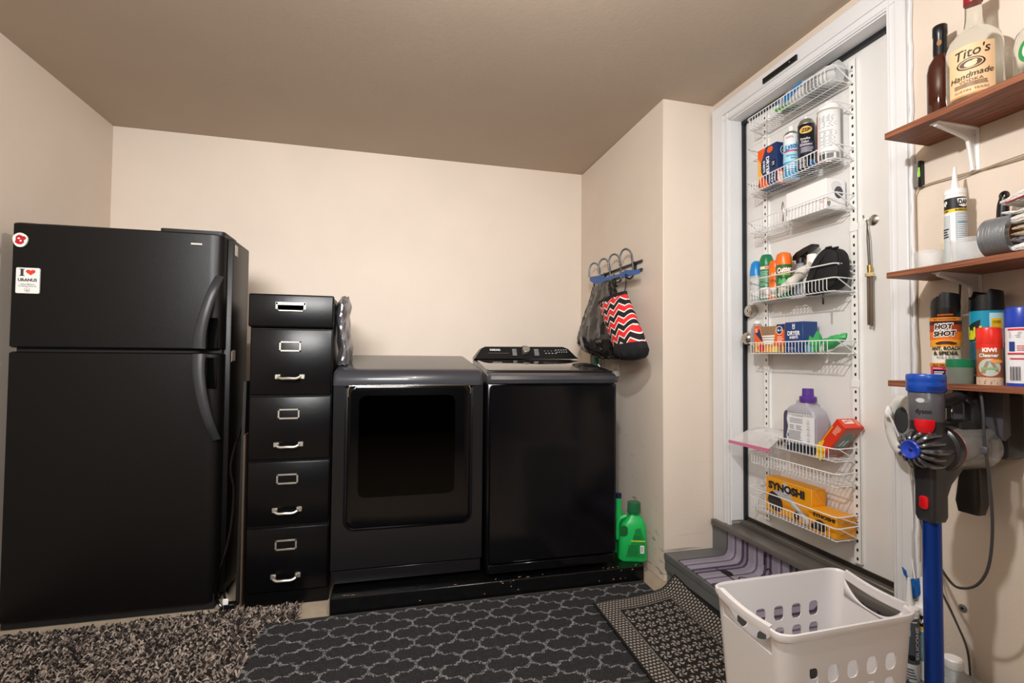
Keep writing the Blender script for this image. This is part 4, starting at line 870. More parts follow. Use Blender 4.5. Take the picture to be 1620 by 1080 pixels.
P_.poly([(.020, .034), (.018, .06), (.028, .10), (.020, .13), (.026, .158), (.148, .160), (.160, .150), (.160, .036)], '#eceef2').text('4X CONCENTRATED', .075, .147, .004, '#555560', .06).lines(.035, .118, .105, .14, 4, '#8c8e98').lines(.035, .092, .06, .112, 3, '#8c8e98').lines(.068, .092, .10, .112, 3, '#8c8e98').lines(.03, .048, .10, .088, 8, '#8c8e98')
for k in range(10): P_.ring(.03 + k * .0135, .036, .007, .006, .0012, '#4a4a5a', 10).ring(.03 + k * .0135, .157, .007, .006, .0012, '#7a7a8a', 10)
for k in range(4): P_.ring(.135, .06 + k * .024, .005, .005, .001, '#7a7a8a', 10).rect(.127, .050 + k * .024, .143, .052 + k * .024, '#9a9aa6')
P_.rect(.03, .058, .035, .072, '#3d3a8c').bars(.03, .022, .045, .031, 8, '#e8e8ee').done(dt)
# tilted red box
rbx = thing('red_cleaning_box', (1.70, 1.55, zz), 'red-orange cleaning pad box tilted against the upright of the rack', 'box')
X_ = Matrix.Translation((1.660, 1.632, zz + .012)) @ Matrix.Rotation(.66, 4, 'X')
# local: y negative = width towards the camera, z = up along the box
Lb, Wb, Tb = .185, .050, .088
mb = MB().mat(ink('#dd3a1e', .4)); mb.X = X_; mb.box(0, Tb, -Wb * .0 - Wb, 0, 0, Lb, .002, 1); obj('carton', mb, rbx)
P_ = Print(lambda u, v, h: X_ @ Vector((-h, -u, v)))
P_.poly([(0, 0), (.05, 0), (.05, .03), (.035, .04), (.04, .06), (.02, .05), (.012, .08), (0, .06)], '#f6d02a').rect(.004, .06, .008, .15, '#f0b02a').lines(.018, .13, .042, .17, 6, '#f0c0b0').done(rbx)
P_ = Print(lambda u, v, h: X_ @ Vector((u, -Wb - h, v)))
P_.rect(.003, .0, Tb - .003, Lb - .012, '#b4776c').ell(.046, .105, .030, .052, '#b9a878').ell(.046, .105, .028, .050, '#6f8f8c').poly([(.026, .085), (.034, .115), (.044, .115), (.036, .085)], '#d8dcda').poly([(.044, .085), (.052, .115), (.062, .115), (.054, .085)], '#d8dcda').lines(.02, .02, .07, .04, 2, '#e8d8d0').done(rbx, 'printed_window')
P_ = Print(lambda u, v, h: X_ @ Vector((u, -v, Lb + h))); P_.rect(.015, .008, .060, .028, '#f4e8e4').text('Mega', .037, .018, .012, '#c92a1a', .035).lines(.064, .008, .084, .042, 5, '#f0c0b0').done(rbx, 'printed_top')

# basket 8: boxes
zz = FZ(7); SY = '#f0a31c'
M_syn = mat('amber carton', SY, .45)
def synbox(name, x0, x1, y0, y1, z0, h, label, k):
    t = carton(name, x0, x1, y0, y1, z0, z0 + h, None, label, 'box', M_=M_syn); W_ = y1 - y0
    P_ = Print(front(x0, y1, z0)); G = '#2a2a2c'
    if k:
        P_.poly([(W_ * .10, h * .46), (W_ * .18, h * .62), (W_ * .44, h * .78), (W_ * .56, h * .72), (W_ * .60, h * .56), (W_ * .94, h * .22), (W_ * .98, h * .0), (W_ * .90, 0), (W_ * .52, h * .46), (W_ * .36, h * .50)], '#b9babf')
        P_.poly([(W_ * .55, h * .50), (W_ * .62, h * .52), (W_ * .96, h * .14), (W_ * .98, h * .04)], '#e4e5e8')
        P_.poly([(W_ * .05, h * .34), (W_ * .08, h * .54), (W_ * .16, h * .62), (W_ * .27, h * .56), (W_ * .38, h * .42), (W_ * .40, h * .22), (W_ * .33, h * .08), (W_ * .20, h * .06), (W_ * .10, h * .16)], '#2c2a2c')
        for q in range(7): P_.rect(W_ * (.10 + q * .042), h * (.12 + .01 * q), W_ * (.118 + q * .042), h * .38, '#57504c')
        P_.ell(W_ * .46, h * .80, W_ * .085, h * .17, '#c9c9cc').text('SYNOSHI', W_ * .47, h * .80, h * .20, G, W_ * .80, .06)
        P_.ell(W_ * .70, h * .16, W_ * .055, h * .12, G).text('4', W_ * .70, h * .16, h * .10, '#f4f4f4')
    else:
        P_.text('SYNOSHI', W_ * .55, h * .78, h * .16, G, W_ * .78, .06).rect(W_ * .2, h * .60, W_ * .9, h * .62, '#9a6a18').ell(W_ * .42, h * .34, W_ * .24, h * .26, '#2c2a2c').ell(W_ * .36, h * .36, W_ * .10, h * .16, '#57504c').ell(W_ * .18, h * .2, W_ * .1, h * .12, G)
    P_.done(t)
    P_ = Print(side(x0, y0, z0)); d = x1 - x0
    for a, b_2 in (((.06, .96), (.5, .68)), ((.94, .96), (.5, .68)), ((.06, .05), (.5, .3)), ((.94, .05), (.5, .3))):
        u0, v0, u1, v1 = a[0] * d, a[1] * h, b_2[0] * d, b_2[1] * h; P_.poly([(u0, v0), (u1, v1), (u1, v1 + .001), (u0, v0 + .001)], '#9a6414')
    P_.done(t, 'flap_creases'); return t
synbox('power_scrubber_box', 1.668, 1.740, 1.645, 1.893, zz, .150, 'large yellow-orange carton with scrubber picture in the bottom basket', 1)
synbox('scrubber_refill_box', 1.648, 1.738, 1.512, 1.640, zz, .085, 'small yellow-orange carton at the right of the bottom basket', 0)

# magnetic hook with lanyard
hk = thing('door_hook', (DX - .002, 1.442, 1.672), 'round silver hook on the white door right of the rack', 'hook')
mb = MB().mat(M_chrome); lathe_x(mb, [(.001, 0), (.020, 0), (.020, .003), (.012, .008), (.005, .010), (.004, .02), (.001, .02)], (DX, 1.442, 1.672), 20); obj('hook_base', mb, hk)
obj('hook_arm', MB().mat(M_chrome).tube(smooth([(DX - .018, 1.442, 1.672), (DX - .032, 1.445, 1.668), (DX - .036, 1.452, 1.678), (DX - .032, 1.458, 1.69)], 4), .003, 6), hk)
ly = thing('lanyard', (DX - .028, 1.447, 1.668), 'thin lanyard with tan leather ends hanging from the silver door hook', 'lanyard')
obj('cord_loop', MB().mat(mat('olive cord', '#5b564c', .8)).tube([(DX - .024, 1.446, 1.50), (DX - .026, 1.449, 1.60), (DX - .028, 1.448, 1.668), (DX - .026, 1.442, 1.60), (DX - .024, 1.440, 1.50)], .0022, 6), ly)
obj('clasp', MB().mat(mat('brass', '#c8a860', .3, metal=1)).cyl((DX - .022, 1.443, 1.455), (DX - .023, 1.443, 1.50), .008, n=12), ly, label='brass clasp')
for s in (-1, 1): obj('leather_strip', MB().mat(mat('tan leather', '#d8bf9c' if s > 0 else '#6a5a4c', .7)).box(DX - .027, DX - .019, 1.443 + s * .006 - .0045, 1.443 + s * .006 + .0045, 1.272 + (s > 0) * .004, 1.465, .002, 1), ly)
obj('wrap', MB().mat(mat('cream cord', '#d6c49a', .7)).tube([(DX - .023 + .009 * math.cos(a), 1.443 + .015 * math.cos(a + 1.57), 1.458 + .002 * a / 6.28 * 2) for a in [i * .5 for i in range(38)]], .003, 5), ly)
# spirit level on the casing
lv = thing('spirit_level', (1.655, 1.215, 1.69), 'small black torpedo level with green vial stuck beside the door casing', 'level')
obj('level_body', MB().mat(mat('brushed aluminium', '#a9a9a6', .35, metal=.8)).box(1.664, 1.68, 1.212, 1.230, 1.712, 1.794, .002, 1), lv)
obj('face', MB().mat(M_blk).box(1.662, 1.68, 1.203, 1.212, 1.710, 1.796, .002, 1), lv, label='black end face')
obj('vial', MB().mat(mat('green vial', '#8fdc3c', .2, emit=.15)).box(1.6605, 1.6625, 1.205, 1.211, 1.742, 1.774, .001, 1), lv, label='bright green vial')  # faint glow put into the vial's green by emission

# ------------------------------------------------------------------ wall shelves by the door
M_wood = mat('reddish stained board', '#9a5f41', .5, col2='#5d3524', nscale=3, stretch=(26, 2.2, 60), bump=.25, bscale=8)
WX = XD
def bracket(y, z, parent, up=False):
    mb = MB().mat(M_wp); s = -1
    pr = [(1.52, z), (WX - .001, z), (WX - .001, z - .125), (WX - .012, z - .128), (WX - .022, z - .055), (WX - .040, z - .034), (1.535, z - .006), (1.522, z - .004)]
    mb.loft([[(a, y - .003, b_) for a, b_ in pr], [(a, y + .003, b_) for a, b_ in pr]])
    mb.box(1.52, WX, y - .013, y + .013, z - .003, z).box(WX - .003, WX, y - .013, y + .013, z - .13, z)
    P = [(1.525, y, z - .006), (WX - .045, y, z - .030), (WX - .026, y, z - .05), (WX - .012, y, z - .126)]; mb.tube(smooth(P, 4), .006, 6)
    o = obj('shelf_bracket', mb, parent, label='white stamped metal bracket'); mb = MB().mat(M_silver)
    for p in ((1.535, y, z - .0035), (WX - .035, y + .008, z - .0035)): mb.lathe([(.004, 0), (.004, -.002), (.001, -.003)], p, 8)
    for zz_ in (z - .02, z - .118): mb.lathe([(.004, -.0035), (.004, -.005), (.001, -.006)], (WX, y, zz_), 8, 'X')
    obj('screw', mb, o)
def shelf(z1, th, y0, y1, label, bys):
    t = thing('wall_shelf', (1.59, (y0 + y1) / 2, z1 - th), label, 'shelf')
    obj('board', MB().mat(M_wood).box(1.497, WX, y0, y1, z1 - th, z1, .0015, 1), t)
    for b_ in bys: bracket(b_, z1 - th, t)
shelf(1.857, .020, .30, 1.190, 'top reddish wooden wall shelf holding the liquor bottles', (1.062, .45))
shelf(1.418, .018, .30, 1.190, 'middle reddish wooden wall shelf holding caulk, tape and towels', (1.062, .45))
shelf(1.084, .018, .30, 1.190, 'lowest reddish wooden wall shelf holding spray cans behind the vacuum', (.45,))

# top shelf
zz = 1.857
c = (1.585, 1.00, zz); tb = thing('vodka_bottle', c, 'large clear round-shouldered vodka bottle with cream label and red cap', 'bottle')
obj('bottle_glass', MB().mat(M_glass).lathe([(.050, 0), (.059, .006), (.061, .02), (.061, .165), (.056, .19), (.040, .212), (.022, .228), (.019, .25), (.0175, .32)], c, 36), tb)
obj('cap', MB().mat(mat('red foil cap', '#a3232b', .3, metal=.3)).lathe([(.0205, .298), (.021, .30), (.021, .335), (.019, .338), (.001, .338)], c, 28), tb, label='red screw cap')
P_ = Print(oncyl(c, .0615, face_cam(c) - .12), .0005)
lab_m = mat('cream paper label', '#e2bd92', .55)
P_.rect(-.052, .018, .052, .158, lab_m, 18).rect(-.052, .018, .052, .023, '#c9843c', 18)
P_.text("Tito's", .004, .137, .026, '#2a2220', .074, .01, .25, .1).ell(0, .104, .030, .016, '#2a2220', 30).ell(0, .104, .026, .0135, '#d9b88e', 30).ell(0, .104, .023, .011, '#5c4338', 30).ell(.0, .102, .013, .008, '#e6c9a2', 20).ell(.008, .108, .006, .004, '#e6c9a2', 12)
P_.text('Handmade', 0, .074, .0155, '#2a2220', .092, .0, .3, .1).text('VODKA', 0, .058, .008, '#6b5140', .05, 0).lines(-.035, .042, .04, .054, 3, '#7d6350').text('AUSTIN  TEXAS', .0, .032, .006, '#6b5140', .07, 0).done(tb)
c = (1.612, 1.105, zz); t = thing('amber_liquor_bottle', c, 'slim dark amber liquor bottle with black capsule behind the vodka bottle', 'bottle')
obj('bottle_body', MB().mat(mat('dark amber glass', '#4a1d0c', .06, trans=.35, coat=.5)).lathe([(.030, 0), (.033, .006), (.033, .165), (.029, .190), (.018, .210), (.016, .222)], c, 28), t)
obj('capsule', MB().mat(mat('black capsule', '#121317', .3)).lathe([(.017, .215), (.0175, .23), (.0165, .275), (.018, .278), (.018, .305), (.016, .308), (.001, .308)], c, 24), t, label='black foil capsule')
Print(oncyl(c, .0172, face_cam(c))).ell(-.002, .25, .006, .009, '#9a6a40', 12).done(t)
c = (1.60, .862, zz); t = thing('square_glass_bottle', c, 'clear glass bottle with green label cut by the right picture edge', 'bottle')
obj('bottle_glass', MB().mat(M_glass).lathe([(.046, 0), (.052, .006), (.052, .10), (.046, .135), (.024, .16), (.018, .18), (.018, .22)], c, 30), t)
Print(oncyl(c, .0525, face_cam(c)), .0005).ell(-.01, .075, .036, .035, '#2f8a4a', 28).ell(-.01, .075, .026, .026, '#e6ead8', 24).done(t)
# middle shelf
zz = 1.418
for c, r, h, lb in (((1.585, 1.128, zz), .036, .060, 'frosted plastic cup left of the caulk cartridge'), ((1.555, 1.000, zz), .041, .066, 'frosted plastic cup in front of the caulk cartridge')):
    t = obj('plastic_cup', MB().mat(mat('frosted cup', '#e6eaec', .3, alpha=.28)).lathe([(.001, 0), (r * .9, 0), (r * .93, .004), (r, h), (r - .002, h), (r * .9, .006), (.001, .005)], c, 32, cap=False), None, lb, 'cup', base=c)
c = (1.612, 1.072, zz)
t = thing('caulk_cartridge', c, 'white and blue-grey caulk cartridge standing upright with nozzle on the middle shelf', 'caulk tube')
obj('tube_body', MB().mat(M_wp).lathe([(.024, 0), (.0245, .215), (.0255, .216), (.0255, .230), (.022, .232), (.001, .232)], c, 28), t)
obj('nozzle', MB().mat(mat('milky nozzle', '#e9eaea', .4)).lathe([(.011, .23), (.009, .245), (.003, .300), (.001, .301)], c, 16), t)
P_ = Print(oncyl(c, .0246, face_cam(c)))
P_.rect(-.036, .172, .036, .205, '#16181d', 12).rect(-.036, .163, .036, .172, '#e6c521', 12).rect(-.036, .01, -.012, .155, '#c4ccd0', 6).rect(.0, .01, .036, .160, '#b4bfc6', 8)
P_.poly([(.004, .200), (.034, .202), (.031, .180), (.018, .175), (.008, .180)], '#f4f4f4').text('DAP', .019, .190, .014, '#16181d', .024, .05).text('DAP', -.028, .190, .014, '#f4f4f4', .020, .05).text('BASEBOARDS', .016, .1675, .005, '#16181d', .032, .02).text('TRIM', -.024, .1675, .005, '#16181d', .016, .02).lines(.004, .03, .034, .155, 20, '#e8edf0', .4).lines(-.034, .09, -.014, .12, 4, '#33363c').rect(.004, .13, .03, .132, '#4aa3d0', 4).done(t)
wp_ = obj('wall_plate', MB().mat(mat('beige plate', '#d8cbb6', .5)).box(WX - .006, WX, 1.00, 1.16, 1.42, 1.515, .002, 1), None, 'beige cover plate on the wall behind the caulk cartridge', 'plate', base=(WX, 1.08, 1.47))
obj('round_button', MB().mat(M_blk).lathe([(.013, -.006), (.013, -.012), (.001, -.012)], (WX, 1.12, 1.452), 14, 'X').lathe([(.013, -.006), (.013, -.012), (.001, -.012)], (WX, 1.03, 1.49), 14, 'X'), wp_)
# duct tape roll (axis along Y towards the camera)
c = (1.550, .917, zz + .053); t = thing('duct_tape_roll', (c[0], c[1], zz), 'wide silver duct tape roll standing on edge on the middle shelf', 'tape')
mt_ = mat('silver duct tape', '#8f949a', .28, metal=.6, bump=.35, bscale=12, stretch=(1, 30, 1))
L_ = [(.053, -.03), (.053, .03), (.038, .03), (.038, -.03)]
obj('tape_layers', MB().mat(mt_).lathe([(r, h) for r, h in L_] + [L_[0]], c, 36, 'Y', cap=False), t)
obj('cardboard_core', MB().mat(M_card).lathe([(.038, -.0301), (.038, .0301), (.036, .0301), (.036, -.0301), (.038, -.0301)], c, 28, 'Y', cap=False), t)
# brush handle
c = (1.615, .957, zz); t = thing('black_handled_brush', c, 'brush with thick black hanging handle behind the duct tape', 'brush')
P = [(c[0], c[1] + .004, zz + .06), (c[0], c[1] + .003, zz + .10), (c[0], c[1] + .001, zz + .15), (c[0], c[1] - .002, zz + .175)]
obj('handle', MB().mat(M_blk).tube(smooth(P, 4), [.009, .011, .012, .0125, .013, .013, .013, .013, .0125, .012, .011, .010, .009], 14).tube([(c[0], c[1] - .002 + .007 * math.cos(a), zz + .178 + .009 * math.sin(a)) for a in [i * PI / 8 for i in range(16)]], .005, 8, closed=True), t)
obj('ferrule', MB().mat(M_silver).box(c[0] - .01, c[0] + .01, c[1] - .022, c[1] + .026, zz + .035, zz + .065, .003, 1), t)
obj('bristles', MB().mat(M_card).box(c[0] - .008, c[0] + .008, c[1] - .020, c[1] + .024, zz, zz + .04, .002, 1), t, kind='stuff')
obj('wire_whisk_ring', MB().mat(M_wp).tube([(1.55 + .02 * math.cos(a), .895 + .025 * math.sin(a), 1.528 + .004 * math.sin(a)) for a in [i * PI / 8 for i in range(16)]], .002, 6, closed=True), None, 'white wire loop on top of the duct tape roll', 'loop', base=(1.55, .865, 1.532))
# folded towels
def towel(z0, z1, yl, col, label, x0=1.52, x1=1.65, tilt=0, stripe=None, rag=.002):
    rnd = random.Random(int(z0 * 1e4)); t_ = (z1 - z0) / 2; L = []
    for i in range(22):
        y = yl - i * .012; k = min(1, .35 + i * .28) if i < 3 else 1; dz = tilt * i / 21; l = []
        for (px_, pz_) in rrect(x0, x1, z0, z1, t_ * .9, 5):
            cz = (z0 + z1) / 2; l.append((px_ + rnd.uniform(-rag, rag), y + rnd.uniform(-rag, rag), cz + (pz_ - cz) * k + dz + rnd.uniform(-rag, rag)))
        L.append(l)
    t = obj('folded_towel', MB().mat(mat('terry ' + col, col, .95, bump=1, bscale=350)).loft(L), None, label, 'towel', base=((x0 + x1) / 2, yl - .13, z0), group='folded towels on the middle shelf')
    if stripe: obj('stripe', MB().mat(ink(stripe, .9)).tube([(x0 - .001, yl - .012 - i * .012, z0 + .010 + tilt * i / 21) for i in range(20)], .0022, 6), t, label='dark red stripe')
    return t
towel(1.419, 1.444, .892, '#efeeec', 'thick white folded towel at the bottom of the towel stack')
towel(1.444, 1.460, .894, '#77787c', 'grey folded towel above the bottom white one')
towel(1.460, 1.474, .888, '#b59f86', 'lower of the two tan folded towels in the stack', x0=1.522)
towel(1.474, 1.490, .886, '#c0ab92', 'upper of the two tan folded towels in the stack', x0=1.524)
towel(1.491, 1.512, .900, '#dcd9d2', 'off-white folded towel directly on the tan ones', tilt=.03)
towel(1.513, 1.527, .886, '#d4d2cc', 'thin pale grey folded towel in the upper stack', tilt=.03)
towel(1.540, 1.568, .908, '#e9e3dd', 'topmost white folded towel with dark red stripe', tilt=.05, stripe='#9c3a42')
mb = MB().mat(ink('#f0801e')); mb.box(1.55, 1.62, .64, .872, 1.618, 1.655, .015, 3); obj('orange_cap', mb, None, 'bright orange rounded plastic cap on top of the towel stack', 'cap', base=(1.58, .75, 1.612))

# lowest shelf
zz = 1.084
def aero(name, c, r, h, label, col):
    t = thing(name, c, label, 'spray can'); x, y, z = c
    obj('can_body', MB().mat(ink(col, .28)).lathe([(r - .003, 0), (r, .003), (r, h), (r - .004, h + .004), (.001, h + .004)], c, 32), t); return t
def hood(c, r, h0, h1, a, M_, parent, label):
    # slanted actuator hood: higher on one side with a scooped mouth
    mb = MB().mat(M_); L = []; n = 32
    for t_ in (0, .4, .8, 1):
        l = []
        for k in range(n):
            th = 2 * PI * k / n; d = math.cos(th - a); top = h1 - (.018 if d > .35 else 0) - .006 * (1 - d)
            if d > .35: top = h1 - .020 - .012 * max(0, math.cos((th - a) * 2.2))
            rr = r - .0015 * t_; l.append((c[0] + rr * math.cos(th), c[1] + rr * math.sin(th), c[2] + h0 + (top - h0) * t_))
        L.append(l)
    L.append([(c[0] + (p[0] - c[0]) * .86, c[1] + (p[1] - c[1]) * .86, p[2]) for p in L[-1]])
    L.append([(c[0] + (p[0] - c[0]) * .80, c[1] + (p[1] - c[1]) * .80, c[2] + h0 + .02) for p in L[-1]])
    mb.loft(L); o = obj('spray_hood', mb, parent, label=label)
    obj('nozzle', MB().mat(M_).cyl((c[0], c[1], c[2] + h0), (c[0], c[1], c[2] + h1 - .02), .008, n=10).box(c[0] - .006, c[0] + .006, c[1] - .006, c[1] + .02, c[2] + h1 - .024, c[2] + h1 - .014), o)
c = (1.560, 1.068, zz); t = aero('insect_spray_can', c, .0335, .215, 'black-hooded insect killer can with orange, white and pink label', '#17100e')
hood(c, .034, .213, .264, 2.2, M_blk, t, 'black spray hood')
P_ = Print(oncyl(c, .0336, face_cam(c)))
P_.rect(-.05, .0, .05, .045, '#d0156a', 16).rect(-.05, .052, .05, .080, '#e6e2dc', 16).rect(-.05, .080, .05, .102, '#e9d9b8', 16).rect(-.05, .102, .05, .122, '#f0a02c', 16).rect(-.05, .122, .05, .145, '#e8741c', 16).rect(-.05, .145, .05, .165, '#a83a16', 16).rect(-.05, .165, .05, .178, '#3a1812', 16)
P_.rect(-.05, .176, .05, .186, '#e88a1e', 16).rect(-.05, .045, .05, .056, '#e8941e', 16)
P_.text('FAST KNOCKDOWN!', -.002, .181, .0055, '#3a1208', .050, .02).text('GUARANTEED', 0, .193, .005, '#d86a1c', .034, .02)
P_.text('HOT', -.004, .160, .0150, '#f4f0ea', .043, .13, .15, .05).text('SHOT', -.002, .140, .0150, '#f4f0ea', .053, .13, .15, .05).text('HOT', -.004, .160, .0135, '#181414', .039, .05, .15, .05).text('SHOT', -.002, .140, .0135, '#181414', .049, .05, .15, .05)
P_.ell(-.0, .114, .018, .004, '#4a2410', 14).ell(-.014, .112, .008, .003, '#4a2410', 10).ell(.014, .112, .010, .003, '#4a2410', 10)
P_.text('ANT, ROACH', 0, .098, .0100, '#1c1614', .064, .04).text('& SPIDER', 0, .084, .0100, '#1c1614', .052, .04).text('KILLER', 0, .072, .006, '#4a4440', .036, 0).text('KILLS ON CONTACT', 0, .0505, .0062, '#4a1a0a', .060, .03).rect(-.028, .016, .0, .036, '#17100e', 6).lines(-.025, .019, -.004, .034, 3, '#e8e8e8').text('FRESH', -.018, .0405, .004, '#f4c8dc', .02).done(t)
c = (1.625, 1.008, zz); t = aero('wasp_spray_can', c, .036, .205, 'teal can with a wide black hood behind the red-capped can', '#1f93b4')
hood(c, .0375, .203, .266, 2.6, M_blk, t, 'wide black spray hood')
P_ = Print(oncyl(c, .0361, face_cam(c)))
P_.rect(-.055, .0, .055, .115, '#2b5868', 16).poly([(-.05, .16), (-.012, .178), (-.016, .12), (-.05, .115)], '#1c2a30').text('Raid', -.034, .142, .034, '#d8e02a', .05, .06, .2).rect(.006, .10, .04, .195, '#b8dcea', 8).rect(.010, .155, .036, .180, '#e8c21e', 6).text('OVER', .022, .170, .008, '#1a1a10', .02).rect(.010, .135, .036, .152, '#1a1a16', 6).text('20 FT', .022, .146, .008, '#e8c21e', .02).done(t)
c = (1.540, .950, zz); t = aero('suede_cleaner_can', c, .0255, .110, 'small brown cleaner can with red cap on the lowest shelf', '#a8663c')
obj('cap', MB().mat(ink('#e02c1e', .3)).lathe([(.0262, .108), (.0265, .112), (.0262, .145), (.024, .150), (.012, .1525), (.001, .1525)], c, 30), t, label='red cap')
P_ = Print(oncyl(c, .0256, face_cam(c)))
P_.rect(-.04, .095, .04, .112, '#e02c1e', 14).ell(0, .096, .018, .010, '#e02c1e', 20).text('KIWI', 0, .092, .010, '#f6f2ee', .028, .06).text('Cleaner', -.001, .078, .009, '#f6f2ee', .040, .03, .2).ell(0, .046, .024, .025, '#d84a2c', 28).ell(0, .046, .022, .023, '#b9c9c0', 28).poly([(-.018, .030), (-.006, .062), (.0, .062), (-.008, .030)], '#a08872').poly([(.0, .062), (.012, .034), (.019, .034), (.006, .064)], '#a08872').rect(-.016, .040, .016, .046, '#8fae7a', 6).ell(.014, .062, .013, .005, '#e8a050', 14).rect(-.03, .0, .03, .020, '#cdb6a0', 10).lines(-.02, .003, .022, .015, 3, '#5a4436').done(t)
c = (1.548, .882, zz); t = aero('blue_cap_spray_can', c, .033, .150, 'white spray can with large royal blue cap at the shelf right end', '#e9eaf0')
obj('cap', MB().mat(ink('#1f3fae', .3)).lathe([(.0337, .148), (.034, .152), (.0335, .195), (.031, .199), (.001, .1995)], c, 32), t, label='royal blue cap')
P_ = Print(oncyl(c, .0331, face_cam(c) + .25)); P_.rect(-.05, 0, .05, .008, '#1f3fae', 14).rect(-.040, .140, .045, .145, '#d8353a', 12).lines(-.036, .122, .03, .138, 4, '#9a9ca8').rect(-.036, .088, -.024, .112, '#27408c', 4).lines(-.02, .09, .02, .105, 3, '#d86a70').rect(-.040, .080, .045, .084, '#d8353a', 12).rect(-.034, .068, .045, .071, '#d8353a', 10).bars(-.034, .015, -.014, .050, 10, '#444450').lines(-.008, .02, .04, .064, 12, '#a4a6b0').done(t)
c = (1.530, 1.012, zz); t = obj('green_lidded_jar', MB().mat(mat('smoky clear jar', '#8e9a8c', .15, alpha=.6)).lathe([(.030, 0), (.031, .004), (.031, .045)], c, 28), None, 'squat clear jar with translucent green lid on the lowest shelf', 'jar', base=c)
obj('lid', MB().mat(mat('translucent green lid', '#1c7a50', .2, alpha=.85)).lathe([(.031, .044), (.031, .066), (.029, .0675), (.001, .0675)], c, 28), t, label='translucent green lid')

# ------------------------------------------------------------------ cordless vacuum on its wall dock
M_vg = mat('vacuum grey plastic', '#55545a', .3); M_vd = mat('vacuum dark grey plastic', '#2b2a2d', .3); M_vs = mat('nickel plastic', '#77787d', .2, metal=.85)
dk = thing('vacuum_dock', (1.62, 1.0, 1.0), 'grey wall dock plate behind the cordless vacuum handle', 'dock')
mb = MB().mat(M_vg); prof = [(1.545, 1.108), (1.555, 1.118), (1.575, 1.121), (1.600, 1.115), (1.605, .95), (1.585, .935), (1.575, .95), (1.580, 1.09), (1.56, 1.10)]
mb.loft([[(a, y, b_) for a, b_ in prof] for y in (.945, 1.065)]); obj('front_shell', mb, dk)
obj('back_plate', MB().mat(M_vd).box(1.605, 1.68, .955, 1.055, .88, 1.06, .012, 3), dk)
obj('charging_plug', MB().mat(M_vg).box(1.528, 1.55, .985, 1.005, 1.068, 1.112, .004, 2), dk)
vc = thing('cordless_vacuum', (1.40, 1.0, .06), 'cordless stick vacuum with blue filter, blue wand and silver cyclones on the wall dock', 'vacuum cleaner')
VX, VY = 1.392, 1.003
c = (VX, VY, 0)
mb = MB().mat(mat('vacuum blue plastic', '#1747a8', .3)).lathe([(.0405, 1.063), (.0425, 1.066), (.0425, 1.086), (.0415, 1.090), (.0425, 1.094), (.0425, 1.106), (.040, 1.110), (.036, 1.1105), (.034, 1.105), (.001, 1.105)], c, 40)
fl = obj('filter_cap', mb, vc, label='royal blue filter ring')
P_ = Print(oncyl((VX, VY, 1.066), .0425, face_cam(c) + .42)); [P_.rect(-.016, .002 + .004 * k, .016, .0035 + .004 * k, '#0b1f55', 6) for k in range(3)]; P_.done(fl, 'vents')
mb = MB().mat(M_vg).lathe([(.037, .985), (.0385, .99), (.0385, 1.062), (.037, 1.064)], c, 36).mat(M_vd).lathe([(.0355, .935), (.038, .945), (.038, .987)], c, 36)
md = obj('motor_body', mb, vc)
P_ = Print(oncyl((VX, VY, 1.0), .0386, face_cam(c))); P_.text('dyson', -.006, .014, .0125, '#151517', .034, .03).ell(-.008, .042, .017, .0075, '#6e6e74', 24).ell(-.012, .042, .009, .006, '#c4c5c8', 20).done(md)
mb = MB().mat(mat('red latch', '#c8121c', .25)); a0 = face_cam(c) + -.10
L = []
for z_, dr, w_ in ((.957, .001, .30), (.966, .004, .46), (.978, .0055, .52), (.990, .004, .54), (.992, .001, .54)):
    L.append([(VX + (.0385 + d_) * math.cos(a0 + w_ * s_), VY + (.0385 + d_) * math.sin(a0 + w_ * s_), z_) for s_, d_ in [(-1, -.002), (-1, dr * .6), (-.5, dr), (0, dr), (.5, dr), (1, dr * .6), (1, -.002)]])
obj('release_latch', mb.loft(L), vc, label='red release latch')
# cyclone pack, axis along X, blue cap towards the room
CZ_ = .912; cc = (1.345, VY, CZ_)
cy = obj('cyclone_core', MB().mat(M_vd).lathe([(.012, -.004), (.034, .004), (.048, .03), (.055, .06), (.055, .085)], cc, 32, 'X'), vc)
n = 14
for k in range(n):
    a = 2 * PI * k / n; r_ = .052 if k % 2 else .046
    d = Vector((0, math.cos(a), math.sin(a)))
    A = Vector(cc)
    P = [A + Vector((-.003, 0, 0)) + d * .018, A + Vector((-.004, 0, 0)) + d * .030, A + Vector((.010, 0, 0)) + d * (r_ - .006), A + Vector((.035, 0, 0)) + d * r_, A + Vector((.07, 0, 0)) + d * (r_ - .004)]
    if k < 1:
        pass
    Pm = smooth(P, 4)
    obj('cyclone_tube', MB().mat(M_vs).tube(Pm, [.0042 + .0032 * min(1, i / 10) for i in range(len(Pm))], 9), vc)
mb = MB().mat(mat('vacuum blue cap', '#2340b0', .25)).lathe([(.020, .004), (.025, -.006), (.025, -.012), (.022, -.015), (.018, -.012), (.006, -.008), (.001, -.010)], cc, 28, 'X')
bc = obj('blue_cap', mb, vc, label='blue round cyclone cap'); mb = MB().mat(M_vs)
obj('cap_screw', MB().mat(mat('dark cap centre', '#16267a', .3)).lathe([(.005, -.009), (.003, -.012), (.001, -.012)], cc, 12, 'X'), bc)
mb = MB().mat(M_vd).lathe([(.050, .066), (.062, .075), (.062, .092), (.058, .100)], cc, 36, 'X'); obj('bin_collar', mb, vc)
mb = MB().mat(mat('red seal', '#a01a24', .4)).lathe([(.0595, .098), (.0595, .103)], cc, 36, 'X', cap=False); obj('seal_ring', mb, vc, label='thin red ring')
cb_ = (1.345, VY, CZ_)
